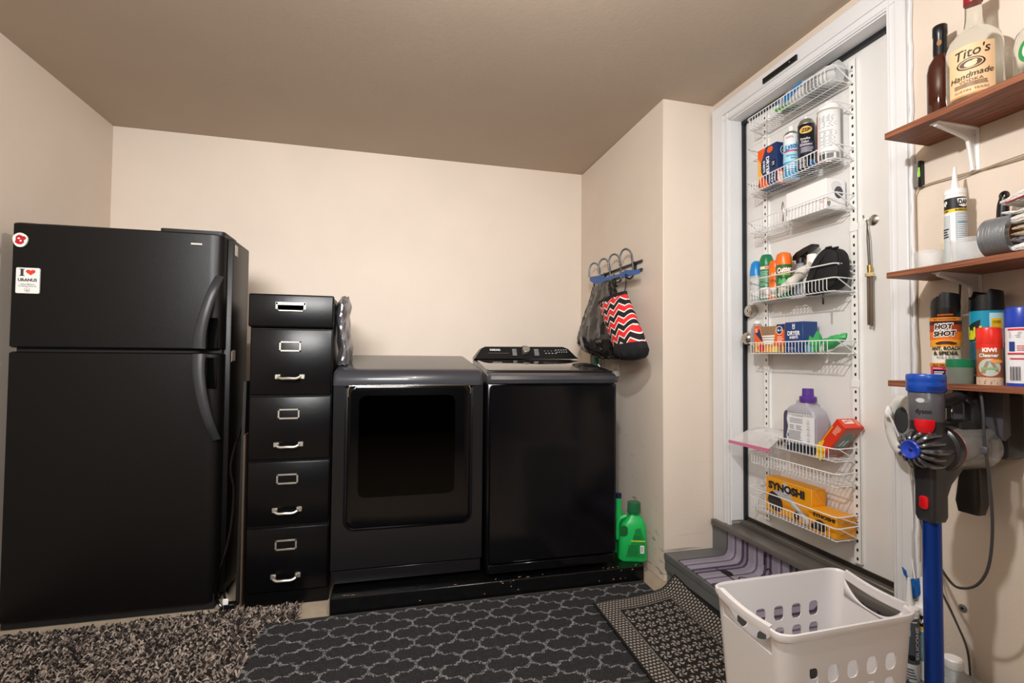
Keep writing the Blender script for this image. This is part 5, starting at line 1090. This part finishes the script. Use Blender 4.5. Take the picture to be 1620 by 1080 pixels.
mb = MB().mat(mat('smoky clear bin', '#b9b5b0', .08, alpha=.38, coat=.6)).lathe([(.058, .098), (.060, .10), (.060, .225), (.056, .236), (.046, .240), (.001, .242)], cb_, 40, 'X'); obj('dust_bin', mb, vc, label='clear dust bin')
mb = MB().mat(mat('bin shroud', '#8e8f92', .35, metal=.5)).lathe([(.040, .10), (.042, .17), (.035, .19), (.030, .232), (.001, .233)], cb_, 28, 'X'); obj('bin_shroud', mb, vc)
mb = MB().mat(mat('grey dust', '#8f877c', 1, bump=1, bscale=80)); mb.lathe([(.030, .11), (.052, .13), (.052, .20), (.030, .22)], (1.345, VY, CZ_ - .004), 20, 'X', sx=.98, sy=.55)
# handle from the motor towards the wall
P = smooth([(1.42, VY, 1.035), (1.46, VY, 1.037), (1.50, VY, 1.045), (1.535, VY, 1.052), (1.555, VY, 1.035), (1.56, VY, 1.0), (1.555, VY, .965), (1.55, VY, .95)], 5)
obj('handle', MB().mat(M_vd).tube(P, [.020 - .005 * min(1, i / 12) + .006 * (i > 16) for i in range(len(P))], 12), vc)
obj('handle_joint', MB().mat(M_vs).lathe([(.018, -.014), (.021, -.01), (.021, .01), (.018, .014)], (1.535, VY, 1.048), 20, 'Y'), vc, label='nickel handle joint')
obj('battery', MB().mat(M_vd).box(1.47, 1.565, VY - .030, VY + .030, .945, .985, .008, 2), vc)
obj('trigger', MB().mat(M_vs).box(1.472, 1.480, VY - .008, VY + .008, .985, 1.022, .003, 1), vc)
# neck
def sec(cx, cy_, hx_, hy_, z, r=.4): return [(cx + a, cy_ + b_2, z) for a, b_2 in rrect(-hx_, hx_, -hy_, hy_, min(hx_, hy_) * r, 5)]
mb = MB().mat(M_vd).loft([sec(1.435, VY, .062, .030, .875), sec(1.425, VY, .050, .029, .850), sec(1.412, VY, .034, .027, .820), sec(1.405, VY, .028, .026, .79), sec(1.405, VY, .028, .026, .735), sec(1.405, VY, .024, .022, .722)])
nk = obj('neck', mb, vc)
mb = MB().mat(MATS['red latch'])
mb.loft([[(x_, VY - .003 + y_ * k, .772 + z_ * k) for y_, z_ in rrect(-.011, .011, -.017, .017, .008)] for x_, k in ((1.378, 1), (1.3735, 1), (1.372, .8))])
obj('wand_button', mb, nk, label='red wand release button')
obj('wand', MB().mat(mat('anodised blue wand', '#1440a0', .28, metal=.6)).cyl((1.405, VY, .14), (1.405, VY, .735), .0205, n=32), vc, label='metallic royal blue wand')
mb = MB().mat(M_vd).cyl((1.405, VY, .07), (1.405, VY, .15), .022, n=20); obj('floor_joint', mb, vc)
hd = obj('floor_head', MB().mat(M_vg).box(1.37, 1.46, VY - .12, VY + .12, .015, .075, .02, 3), vc)
# crevice tool below the dock
mb = MB().mat(mat('smoky tool', '#2c2724', .2, alpha=.92)); mb.loft([sec(1.628, 1.048, .020, .022, .90), sec(1.622, 1.046, .020, .026, .82), sec(1.614, 1.044, .022, .032, .745), sec(1.612, 1.044, .018, .026, .715)])
obj('brush_attachment', mb, None, 'dark smoky vacuum brush attachment hanging under the dock', 'attachment', base=(1.62, 1.046, .9))
# vacuum cable
P = smooth([(1.54, .995, 1.072), (1.538, .993, 1.098), (1.535, .975, 1.105), (1.515, .955, 1.06), (1.505, .944, 1.0), (1.50, .940, .935), (1.50, .930, .84), (1.50, .926, .72), (1.50, .936, .62), (1.505, .965, .56), (1.51, 1.005, .532), (1.53, 1.045, .528), (1.56, 1.10, .56), (1.59, 1.16, .63), (1.61, 1.19, .72), (1.62, 1.195, .80), (1.62, 1.17, .86), (1.62, 1.155, .92)], 5)
vcab = obj('charger_cable', MB().mat(mat('grey cable', '#3b3a3c', .45)).tube(P, .0035, 8), None, 'long dark grey charger cable looping below the vacuum dock', 'cable', base=(1.50, .93, 1.0))
obj('cable_clip', MB().mat(M_vg).box(1.494, 1.508, .932, .950, .905, .925, .003, 1), vcab)
# white and grey ring appliance left of the vacuum
ap = thing('white_handled_appliance', (1.60, 1.23, .94), 'white and grey rounded handheld appliance hanging left of the vacuum', 'appliance')
P = [(1.605, 1.222 + .040 * math.cos(a) * (1 + .1 * math.sin(a)), .935 + .080 * math.sin(a)) for a in [2 * PI * k / 28 for k in range(28)]]
obj('outer_shell', MB().mat(mat('appliance white', '#d9dad8', .3)).tube(P, .021, 12, closed=True), ap)
obj('face', MB().mat(mat('appliance grey', '#7f868a', .3)).prism([(p[1] * 1.0, p[2]) for p in [(0, 1.222 + .040 * math.cos(a), .925 + .072 * math.sin(a)) for a in [2 * PI * k / 28 for k in range(28)]]], 1.592, 1.600, 'X'), ap, label='grey face panel')
obj('inner_window', MB().mat(mat('dark opening', '#3a3c3e', .3)).prism([(1.222 + .022 * math.cos(a), .955 + .040 * math.sin(a)) for a in [2 * PI * k / 24 for k in range(24)]], 1.589, 1.593, 'X'), ap, label='dark oval grip opening')
wp2 = thing('white_wall_plug', (1.575, 1.27, .965), 'small white plug with thin white wire on the handheld appliance', 'plug')
obj('plug_body', MB().mat(M_wp).lathe([(.008, -.014), (.011, -.008), (.011, .006), (.007, .012), (.006, .022), (.001, .023)], (1.575, 1.250, .975), 14), wp2)
obj('wire', MB().mat(M_wp).tube(smooth([(1.572, 1.248, .985), (1.565, 1.245, .98), (1.570, 1.225, .93), (1.60, 1.215, .84), (1.65, 1.24, .75), (1.66, 1.243, .62), (1.662, 1.25, .53), (1.655, 1.235, .44), (1.655, 1.225, .38)], 6), .0025, 6), wp2)

# cords on the wall
P = smooth([(1.672, .30, 1.74), (1.672, .80, 1.705), (1.672, .94, 1.704), (1.672, 1.03, 1.706), (1.671, 1.13, 1.712), (1.672, 1.20, 1.712), (1.668, 1.222, 1.70), (1.668, 1.226, 1.66), (1.669, 1.225, 1.45), (1.669, 1.228, 1.30), (1.669, 1.222, 1.15), (1.669, 1.225, 1.0), (1.667, 1.228, .80), (1.665, 1.222, .60), (1.662, 1.222, .50)], 6)
obj('thin_wall_wire', MB().mat(mat('tan wire', '#a2917a', .6)).tube(P, .0022, 6), None, 'thin tan wire running along the wall and down beside the casing', 'wire', base=(1.67, 1.2, 1.7))
P = smooth([(1.672, .30, 1.80), (1.672, .70, 1.735), (1.672, .90, 1.715), (1.672, 1.02, 1.708), (1.672, 1.12, 1.70)], 6)
obj('thin_wall_wire', MB().mat(MATS['tan wire']).tube(P, .0018, 6), None, 'second thinner tan wire sagging across the wall under the top shelf', 'wire', base=(1.67, .7, 1.74))
P = smooth([(1.655, 1.09, 1.40), (1.66, 1.10, 1.30), (1.65, 1.12, 1.18), (1.64, 1.145, 1.10), (1.64, 1.16, 1.02), (1.645, 1.17, .90), (1.65, 1.185, .80), (1.655, 1.20, .62), (1.65, 1.17, .48), (1.65, 1.12, .38), (1.655, 1.09, .30), (1.66, 1.085, .2)], 6)
obj('dark_wall_cord', MB().mat(MATS['grey cable']).tube(P, .003, 6), None, 'dark cord running down the wall behind the can shelf and vacuum', 'cord', base=(1.65, 1.12, 1.3))
P = smooth([(1.67, 1.215, .80), (1.672, 1.205, .66), (1.668, 1.18, .55), (1.66, 1.155, .45), (1.66, 1.12, .36), (1.662, 1.09, .31), (1.664, 1.08, .24)], 6)
obj('pale_cord', MB().mat(mat('pale cord', '#c9bda8', .6)).tube(P, .0025, 6), None, 'pale thin cord curving behind the blue vacuum wand', 'cord', base=(1.66, 1.15, .5))
# wall anchor
an = obj('wall_anchor', MB().mat(mat('grey washer', '#7c7f80', .4, metal=.5)).lathe([(.011, 0), (.011, -.003), (.009, -.004), (.001, -.004)], (1.68, 1.115, .405), 16, 'X'), None, 'small round grey wall anchor right of the vacuum wand', 'anchor', base=(1.68, 1.115, .405))
obj('socket', MB().mat(M_blk).lathe([(.004, -.0042), (.004, -.005), (.001, -.005)], (1.68, 1.115, .405), 8, 'X'), an)
# blue tape scrap
mb = MB().mat(mat('blue tape', '#1b62b4', .5)); rnd = random.Random(9)
mb.loft([[(1.642, 1.222 + .018 * math.cos(a) * k, .418 + .030 * math.sin(a) * k + .012 * math.cos(3 * a)) for a in [2 * PI * q / 12 for q in range(12)]] for k in (1,)] + [[(1.632 + rnd.uniform(-.004, .004), 1.222 + .016 * math.cos(a), .422 + .028 * math.sin(a)) for a in [2 * PI * q / 12 for q in range(12)]]])
mb.loft([[(1.64, 1.262, .470), (1.64, 1.250, .462), (1.64, 1.246, .440), (1.64, 1.256, .448)], [(1.636, 1.262, .470), (1.634, 1.250, .462), (1.636, 1.246, .440), (1.636, 1.256, .448)]])
obj('blue_tape_scrap', mb, None, 'crumpled scrap of bright blue tape on the cords by the hamper', 'tape', base=(1.64, 1.22, .42))
# caulk tubes on the step
for i, (x, y, dark, lb) in enumerate(((1.600, 1.212, 1, 'dark grey sealant cartridge nearest the laundry hamper'), (1.645, 1.206, 0, 'blue and white caulk cartridge between the dark cartridge and the wand'))):
    c = (x, y, .15); t = thing('caulk_cartridge', c, lb, 'caulk tube')
    obj('tube_body', MB().mat(M_wp).lathe([(.023, 0), (.024, .003), (.024, .205), (.025, .206), (.025, .222), (.020, .226), (.001, .226)], c, 28), t)
    obj('nozzle', MB().mat(M_wp).lathe([(.011, .226), (.009, .24), (.004, .310), (.001, .311)], c, 14), t)
    P_ = Print(oncyl(c, .0241, face_cam(c)))
    if dark: P_.rect(-.036, .055, .036, .195, '#4b5058', 12).rect(-.022, .06, -.019, .185, '#e4e6e8', 2).rect(-.019, .182, .02, .185, '#e4e6e8', 4).text('SILICONE', .020, .12, .011, '#cfd2d6', .10, .02, rot=PI / 2).rect(-.008, .14, .002, .158, '#9cc4d0', 4).ell(.004, .075, .010, .009, '#16181c', 6).lines(-.03, .01, .02, .045, 4, '#5a5e66')
    else: P_.rect(-.036, .165, .036, .20, '#16181d', 10).rect(-.036, .155, .036, .165, '#e6c521', 10).rect(-.036, .06, .036, .150, '#6f9aa6', 10).text('DAP', 0, .183, .014, '#f4f4f4', .03, .05).lines(-.02, .07, .03, .14, 10, '#cfe0e4')
    P_.done(t)
c = (1.50, 1.235, .15); obj('black_round_lid', MB().mat(M_rubber).lathe([(.055, 0), (.058, .003), (.058, .014), (.052, .018), (.001, .015)], c, 28), None, 'black round lid lying on the step in front of the cartridges', 'lid', base=c)
# gallon jug
c = (1.600, 1.060, .15 if False else .0)
jg = thing('milky_jug', (1.600, 1.038, 0), 'milky translucent jug with white screw cap on the floor behind the wand', 'jug')
def jl(z, hx_, hy_): return [(1.60 + a, 1.038 + b_2, z) for a, b_2 in rrect(-hx_, hx_, -hy_, hy_, min(hx_, hy_) * .55, 6)]
def jl2(z, r, dy): return [(1.60 + r * math.cos(a), 1.038 + dy + r * math.sin(a), z) for a in [2 * PI * k / 28 for k in range(28)]]
obj('jug_body', MB().mat(mat('milky plastic', '#aeb3b4', .35, trans=.2)).loft([jl(0, .068, .085), jl(.01, .074, .092), jl(.15, .074, .092), jl(.20, .066, .086), jl(.235, .045, .065)]).loft([jl2(.20, .050, .03), jl2(.235, .036, .045), jl2(.255, .022, .052), jl2(.262, .019, .052)]), jg)
obj('cap', MB().mat(M_wp).lathe([(.022, .258), (.0235, .262), (.0235, .282), (.021, .285), (.001, .285)], (1.60, 1.090, 0), 28), jg, label='white screw cap')

# ------------------------------------------------------------------ laundry hamper
HA, HB, HC, HD = Vector((.912, 1.250, .495)), Vector((1.372, 1.262, .495)), Vector((1.335, .984, .495)), Vector((.898, .972, .495))
hm = thing('laundry_hamper', (1.13, 1.115, 0), 'white plastic laundry hamper with square holes in front of the step', 'laundry basket')
M_h = mat('white hamper plastic', '#e2dfe0', .38, bump=.04, bscale=200)
ctr = (HA + HB + HC + HD) / 4
def hp(u, v, z, k):   # u,v in -1..1 over the rim quadrilateral, k = taper
    a, b_ = (u + 1) / 2, (v + 1) / 2
    p = (HD * (1 - a) + HC * a) * (1 - b_) + (HA * (1 - a) + HB * a) * b_
    q = ctr + (p - ctr) * k; return Vector((q.x, q.y, z))
NS, HT, BH = 96, .50, .0
# perimeter parameter: rounded rectangle in (u, v)
def peri(s, rc=.20):
    # s in 0..4: front (D->C), right (C->B), back (B->A), left (A->D)
    side_, f = int(s) % 4, s - int(s); x = -1 + 2 * f
    p = [(x, -1), (1, x), (-x, 1), (-1, -x)][side_]
    # squircle-like corner rounding
    u, v = p; au, av = abs(u), abs(v)
    if au > 1 - rc and av > 1 - rc:
        du, dv = au - (1 - rc), av - (1 - rc); l = math.hypot(du, dv)
        m_ = max(du, dv); du, dv = du / l * m_ * 1, dv / l * m_ * 1
        au, av = 1 - rc + du * (rc / max(m_, 1e-6)) * (m_ / rc), 1 - rc + dv
        u, v = math.copysign(au, u), math.copysign(av, v)
    return u, v
def rimdip(s):
    side_, f = int(s) % 4, s - int(s)
    return 0
# wall as a grid of cells, holes are left out and get a lip
HZ = [.02, .05]
rows = []
rows = [(.365 - .062 * k, .408 - .062 * k) for k in range(5, -1, -1)]
zs = [0.0, .02]
for a, b_ in rows: zs += [a, b_]
zs += [.43, .455, .478, .492]
ncol = 6
def fs(side_):
    cs = []
    if side_ % 2: return [.14, .3, .5, .7, .86], 0
    n_ = 5; lo, hi = .12, .88
    pitch = (hi - lo) / n_; hw = .042
    return [lo + pitch * (i + .5) + s_ * hw for i in range(n_) for s_ in (-1, 1)], n_
S_ = []
hole_cols = set()
for sd in range(4):
    f_, n_ = fs(sd); pts = [0, .03, .06, .1] + f_ + [.9, .94, .97]
    for i, f in enumerate(pts): S_.append(sd + f)
    for i in range(n_): hole_cols.add((sd, round(f_[2 * i], 5)))
def taper(z): return .80 + .165 * (z / .495)
V = []; F_ = []; n = len(S_)
for z in zs:
    for s in S_: u, v = peri(s); V.append(hp(u, v, z, taper(z)))
def insetfaces():
    for i in range(len(zs) - 1):
        for j in range(n):
            s = S_[j]; sd, f = int(s), round(s - int(s), 5)
            ishole = (sd, f) in hole_cols and any(abs(zs[i] - a) < 1e-6 for a, b_ in rows)
            # handle cut-outs on the short sides
            if sd % 2 == 1 and zs[i] >= .429 and zs[i + 1] <= .48 and .13 < f < .85: ishole = 'handle'
            j2 = (j + 1) % n; q = (i * n + j, i * n + j2, (i + 1) * n + j2, (i + 1) * n + j)
            if not ishole: F_.append(q); continue
            if ishole == 'handle': continue
            c_ = [V[k] for k in q]; m_ = (c_[0] + c_[1] + c_[2] + c_[3]) / 4
            # rounded hole: octagon inside the cell
            ring = []
            r_ = .30
            for a in range(4):
                p0, p1, pm = c_[a], c_[(a + 1) % 4], c_[a - 1]
                e1, e2 = (p1 - p0), (pm - p0)
                ring += [p0 + e2 * r_, p0 + (e1 + e2) * r_ * .30, p0 + e1 * r_]
            o = len(V); V.extend(ring)
            for a in range(4):
                b0 = o + 3 * a; nx = o + 3 * ((a + 1) % 4)
                F_.append((q[a], b0, b0 + 1)); F_.append((q[a], b0 + 1, b0 + 2))
                # edge between corner a and a+1 stays on the hole boundary
insetfaces()
mb = MB().mat(M_h); mb.add(V, F_)
body = obj('basket_wall', mb, hm, angle=50)
so = body.modifiers.new('thickness', 'SOLIDIFY'); so.thickness = .0032; so.offset = 1
es = body.modifiers.new('edges', 'EDGE_SPLIT'); es.split_angle = math.radians(35)
obj('bottom', MB().mat(M_h).loft([[hp(*peri(s), z_, taper(0) * .995) for s in S_] for z_ in (.004, .008)]), hm)
# rolled rim, dipping handle bars on the short sides
def dip(s, amt=1):
    sd, f = int(s) % 4, s - int(s)
    return 0.0
rp = []
NR = 120
for i in range(NR):
    s = 4 * i / NR; u, v = peri(s); rp.append((s, u, v))
prof = [(.965, -.016), (1.0, -.013), (1.012, -.004), (1.008, .004), (.985, .006), (.965, .000)]
L = []
for k, dz in prof: L.append([hp(u, v, .492 + dz, k) for s, u, v in rp])
L.append(L[0]); obj('rim', MB().mat(M_h).loft(L, cap=False), hm, label='rolled white rim')
# curved lower edge of each handle opening
for sd in (1, 3):
    mb = MB().mat(M_h); Pl = []
    for i in range(25):
        f = .14 + .72 * i / 24; u, v = peri(sd + f); zb = .434 + .044 * (abs(2 * (f - .14) / .72 - 1) ** 2.6); Pl.append((u, v, zb))
    Vv = []; Ff = []
    for u, v, zb in Pl: Vv += [hp(u, v, .4295, taper(.4295)), hp(u, v, zb, taper(zb))]
    for i in range(24):
        a, b_ = 2 * i, 2 * i + 2
        Ff += [(a, b_, b_ + 1, a + 1)]
    mb.add(Vv, Ff); o = obj('handle_lip', mb, hm); sm = o.modifiers.new('thickness', 'SOLIDIFY'); sm.thickness = .003
    # grip bar
    mb = MB().mat(M_h); Lb_ = []
    for i in range(13):
        f = .14 + .72 * i / 12; u, v = peri(sd + f)
        dp_ = .007 * math.sin(PI * i / 12); Lb_.append([hp(u, v, .497 + dz - dp_, k + dp_) for k, dz in ((.955, -.018), (1.014, -.018), (1.022, -.004), (1.016, .006), (.955, .006))])
    mb.loft(Lb_); obj('handle', mb, hm, label='white grip handle')

# ------------------------------------------------------------------ rugs
def trellis():
    m = mat('charcoal trellis pile', '#37373a', .95, bump=.7, bscale=260); nt = m.node_tree; N = nt.nodes; L = nt.links; b = N['Principled BSDF']
    tc = N.new('ShaderNodeTexCoord'); s = N.new('ShaderNodeSeparateXYZ'); L.new(tc.outputs['Object'], s.inputs[0])
    nz = N.new('ShaderNodeTexNoise'); nz.inputs['Scale'].default_value = 60; L.new(tc.outputs['Object'], nz.inputs['Vector'])
    def M(op, a, b_=None, c=None):
        n = N.new('ShaderNodeMath'); n.operation = op
        for i, x in enumerate((a, b_, c)):
            if x is None: continue
            if isinstance(x, (int, float)): n.inputs[i].default_value = x
            else: L.new(x, n.inputs[i])
        return n.outputs[0]
    j = M('MULTIPLY', M('SUBTRACT', nz.outputs['Fac'], .5), .012)
    X = M('MULTIPLY', M('ADD', s.outputs['X'], j), 1 / .167); Y = M('MULTIPLY', M('ADD', s.outputs['Y'], j), 1 / .142)
    p = M('ADD', X, Y); q = M('SUBTRACT', X, Y)
    def tri(x): return M('SUBTRACT', M('MULTIPLY', M('PINGPONG', x, .5), 4), 1)
    def wv(x): return M('ADD', M('MULTIPLY', M('SINE', M('MULTIPLY', x, 2 * PI)), .125), M('MULTIPLY', M('SINE', M('MULTIPLY', x, 6 * PI)), .045))
    wp_ = M('ADD', p, wv(q)); wq = M('ADD', q, wv(p))
    dp = M('PINGPONG', wp_, .5); dq = M('PINGPONG', wq, .5)
    d = M('MINIMUM', dp, dq)
    line = M('LESS_THAN', d, .06)
    n2 = N.new('ShaderNodeTexNoise'); n2.inputs['Scale'].default_value = 260; n2.inputs['Detail'].default_value = 2; L.new(tc.outputs['Object'], n2.inputs['Vector'])
    br = M('GREATER_THAN', n2.outputs['Fac'], .5); fac = M('MULTIPLY', line, br)
    mx = N.new('ShaderNodeMixRGB'); L.new(fac, mx.inputs[0]); mx.inputs[2].default_value = lin('#8d8b8c')
    rr = N.new('ShaderNodeValToRGB'); rr.color_ramp.elements[0].position = .3; rr.color_ramp.elements[1].position = .7; rr.color_ramp.elements[0].color = lin('#101011'); rr.color_ramp.elements[1].color = lin('#343436'); L.new(n2.outputs['Fac'], rr.inputs[0]); L.new(rr.outputs[0], mx.inputs[1])
    L.new(mx.outputs[0], b.inputs['Base Color']); return m
mb = MB().mat(trellis()); mb.box(-.540, 1.262, 1.585, 2.277, .004, .014, .003, 1)
rg = obj('trellis_rug', mb, None, 'charcoal runner rug with grey trellis lines before the washer and dryer', 'rug', base=(.36, 1.93, 0))
obj('bound_edge', MB().mat(mat('rug binding', '#34322e', .8)).tube([(-.540, 1.585, .009), (1.262, 1.585, .009), (1.262, 2.277, .009), (-.540, 2.277, .009)], .0065, 6, closed=True), rg)
def berber():
    m = mat('black and beige woven mat', '#171614', .95, bump=.8, bscale=200); nt = m.node_tree; N = nt.nodes; L = nt.links; b = N['Principled BSDF']
    uv = N.new('ShaderNodeUVMap'); s = N.new('ShaderNodeSeparateXYZ'); L.new(uv.outputs[0], s.inputs[0])
    def M(op, a, b_=None, c=None):
        n = N.new('ShaderNodeMath'); n.operation = op
        for i, x in enumerate((a, b_, c)):
            if x is None: continue
            if isinstance(x, (int, float)): n.inputs[i].default_value = x
            else: L.new(x, n.inputs[i])
        return n.outputs[0]
    u, v = s.outputs['X'], s.outputs['Y']        # metres from the left and from the far edge
    W_, H_ = .48, .80
    edge = M('MINIMUM', M('MINIMUM', u, M('SUBTRACT', W_, u)), M('MINIMUM', v, M('SUBTRACT', H_, v)))
    # border: small offset dashes
    c1 = .0165; row = M('FLOOR', M('DIVIDE', v, c1)); uo = M('ADD', M('DIVIDE', u, c1), M('MULTIPLY', M('MODULO', row, 2), .5))
    fu = M('ABSOLUTE', M('SUBTRACT', M('FRACT', uo), .5)); fv = M('ABSOLUTE', M('SUBTRACT', M('FRACT', M('DIVIDE', v, c1)), .5))
    dash = M('MULTIPLY', M('LESS_THAN', fu, .34), M('LESS_THAN', fv, .30))
    # field: small flowers
    c2 = .052; r2 = M('FLOOR', M('DIVIDE', v, c2)); uu = M('SUBTRACT', M('FRACT', M('ADD', M('DIVIDE', u, c2), M('MULTIPLY', M('MODULO', r2, 2), .5))), .5); vv = M('SUBTRACT', M('FRACT', M('DIVIDE', v, c2)), .5)
    rad = M('SQRT', M('ADD', M('MULTIPLY', uu, uu), M('MULTIPLY', vv, vv))); ang = M('ARCTAN2', vv, uu)
    pet = M('GREATER_THAN', M('SINE', M('ADD', M('MULTIPLY', ang, 5), M('MULTIPLY', rad, 9))), -.1)
    fl_ = M('MULTIPLY', M('MULTIPLY', pet, M('LESS_THAN', rad, .44)), M('GREATER_THAN', rad, .10))
    nz = N.new('ShaderNodeTexNoise'); nz.inputs['Scale'].default_value = 160; L.new(uv.outputs[0], nz.inputs['Vector']); fl_ = M('MULTIPLY', fl_, M('GREATER_THAN', nz.outputs['Fac'], .42))
    inb = M('LESS_THAN', edge, .088); lt = M('MULTIPLY', M('GREATER_THAN', edge, .091), M('LESS_THAN', edge, .095)); rim_ = M('GREATER_THAN', edge, .010); infd = M('GREATER_THAN', edge, .102)
    f = M('ADD', M('MULTIPLY', M('MULTIPLY', dash, inb), rim_), M('ADD', M('MULTIPLY', fl_, infd), M('MULTIPLY', lt, .7))); f = M('MINIMUM', f, 1)
    mx = N.new('ShaderNodeMixRGB'); L.new(f, mx.inputs[0]); mx.inputs[1].default_value = lin('#141312'); mx.inputs[2].default_value = lin('#a1978f'); L.new(mx.outputs[0], b.inputs['Base Color']); return m
NU, NV = 48, 60; V = []; UV = []; F_ = []
TL, TR, BL = Vector((.918, 2.110)), Vector((1.384, 2.175)), Vector((.895, 1.31))
for j in range(NV + 1):
    for i in range(NU + 1):
        a, b_ = i / NU, j / NV; p = TL + (TR - TL) * a + (BL - TL) * b_
        z = .021 + .002 * math.sin(a * 9 + b_ * 5); 
        if a > .80: z += .048 * ((a - .80) / .20) ** 1.6 * (1 - .35 * b_)
        z += .014 * math.exp(-((1 - a) / .14) ** 2 - ((b_) / .12) ** 2)
        p.y += -.01 * math.sin(a * PI) if b_ < .5 else 0
        V.append((min(p.x, 1.386), p.y, z)); UV.append((a * .48, b_ * .80))
for j in range(NV):
    for i in range(NU): q = j * (NU + 1) + i; F_.append((q, q + 1, q + NU + 2, q + NU + 1))
mb = MB().mat(berber()); mb.add(V, F_)
o = obj('woven_mat', mb, None, 'black and beige patterned woven mat curling up against the grey step', 'mat', base=(1.15, 1.75, 0))
ul = o.data.uv_layers.new(name='UVMap')
for l in o.data.loops: ul.data[l.index].uv = UV[l.vertex_index]
sm = o.modifiers.new('thickness', 'SOLIDIFY'); sm.thickness = .006; sm.offset = 0
# shaggy rug: backing and thousands of yarn tufts
mb = MB().mat(mat('shag backing', '#1f1b18', 1)); mb.box(-1.60, -.385, 1.60, 2.385, .0, .006)
sh = thing('shaggy_rug', (-1.0, 2.0, 0), 'shaggy brown, black and beige yarn rug before the refrigerator', 'rug')
obj('backing', mb, sh)
cols = [('#85796f', .30), ('#a89a8e', .13), ('#171311', .33), ('#473c37', .24)]
mb = MB(); ms = [mat('yarn ' + c_, c_, .95) for c_, w_ in cols]; rnd = random.Random(5)
for k in range(15000):
    x, y = rnd.uniform(-1.60, -.375), rnd.uniform(1.70, 2.412)
    if x > -.50 and y < 2.27: continue
    if y > 2.40 - .008 * math.sin(x * 9) and x < -.8: continue
    r_ = rnd.random(); i = 0
    while r_ > cols[i][1] and i < 3: r_ -= cols[i][1]; i += 1
    mb.mat(ms[i]); a = rnd.uniform(0, 2 * PI) * .6 + .6; ln = rnd.uniform(.018, .034); w_ = rnd.uniform(.0025, .0042); z0 = rnd.uniform(.004, .014); z1 = z0 + rnd.uniform(.006, .018)
    d = Vector((math.cos(a), math.sin(a), 0)); s_ = Vector((-d.y, d.x, 0)) * w_; p = Vector((x, y, z0)); q = p + d * ln * .55 + Vector((0, 0, z1 - z0)); e = p + d * ln + Vector((rnd.uniform(-.006, .006), rnd.uniform(-.006, .006), (z1 - z0) * .5)); up = Vector((0, 0, w_))
    mb.add([p - s_, p + s_, p + up, q - s_, q + s_, q + up * 1.3, e], [(0, 1, 4, 3), (1, 2, 5, 4), (2, 0, 3, 5), (3, 4, 6), (4, 5, 6), (5, 3, 6)])
obj('yarn_tufts', mb, sh, kind='stuff', angle=60)

# ------------------------------------------------------------------ groups of repeats
GR = {'spray_can': 'spray cans in the wire baskets', 'wall_shelf': 'wall shelves beside the door', 'plastic_cup': 'frosted cups on the middle shelf', 'thin_wall_wire': 'tan wires on the wall',
      'caulk_cartridge': 'caulk cartridges', 'dryer_sheet_box': 'dryer sheet boxes', 'board': 'boards between refrigerator and cabinet'}
for o in list(bpy.data.objects):
    k = o.name.split('.')[0]
    if k in GR and not o.parent: o['group'] = GR[k]
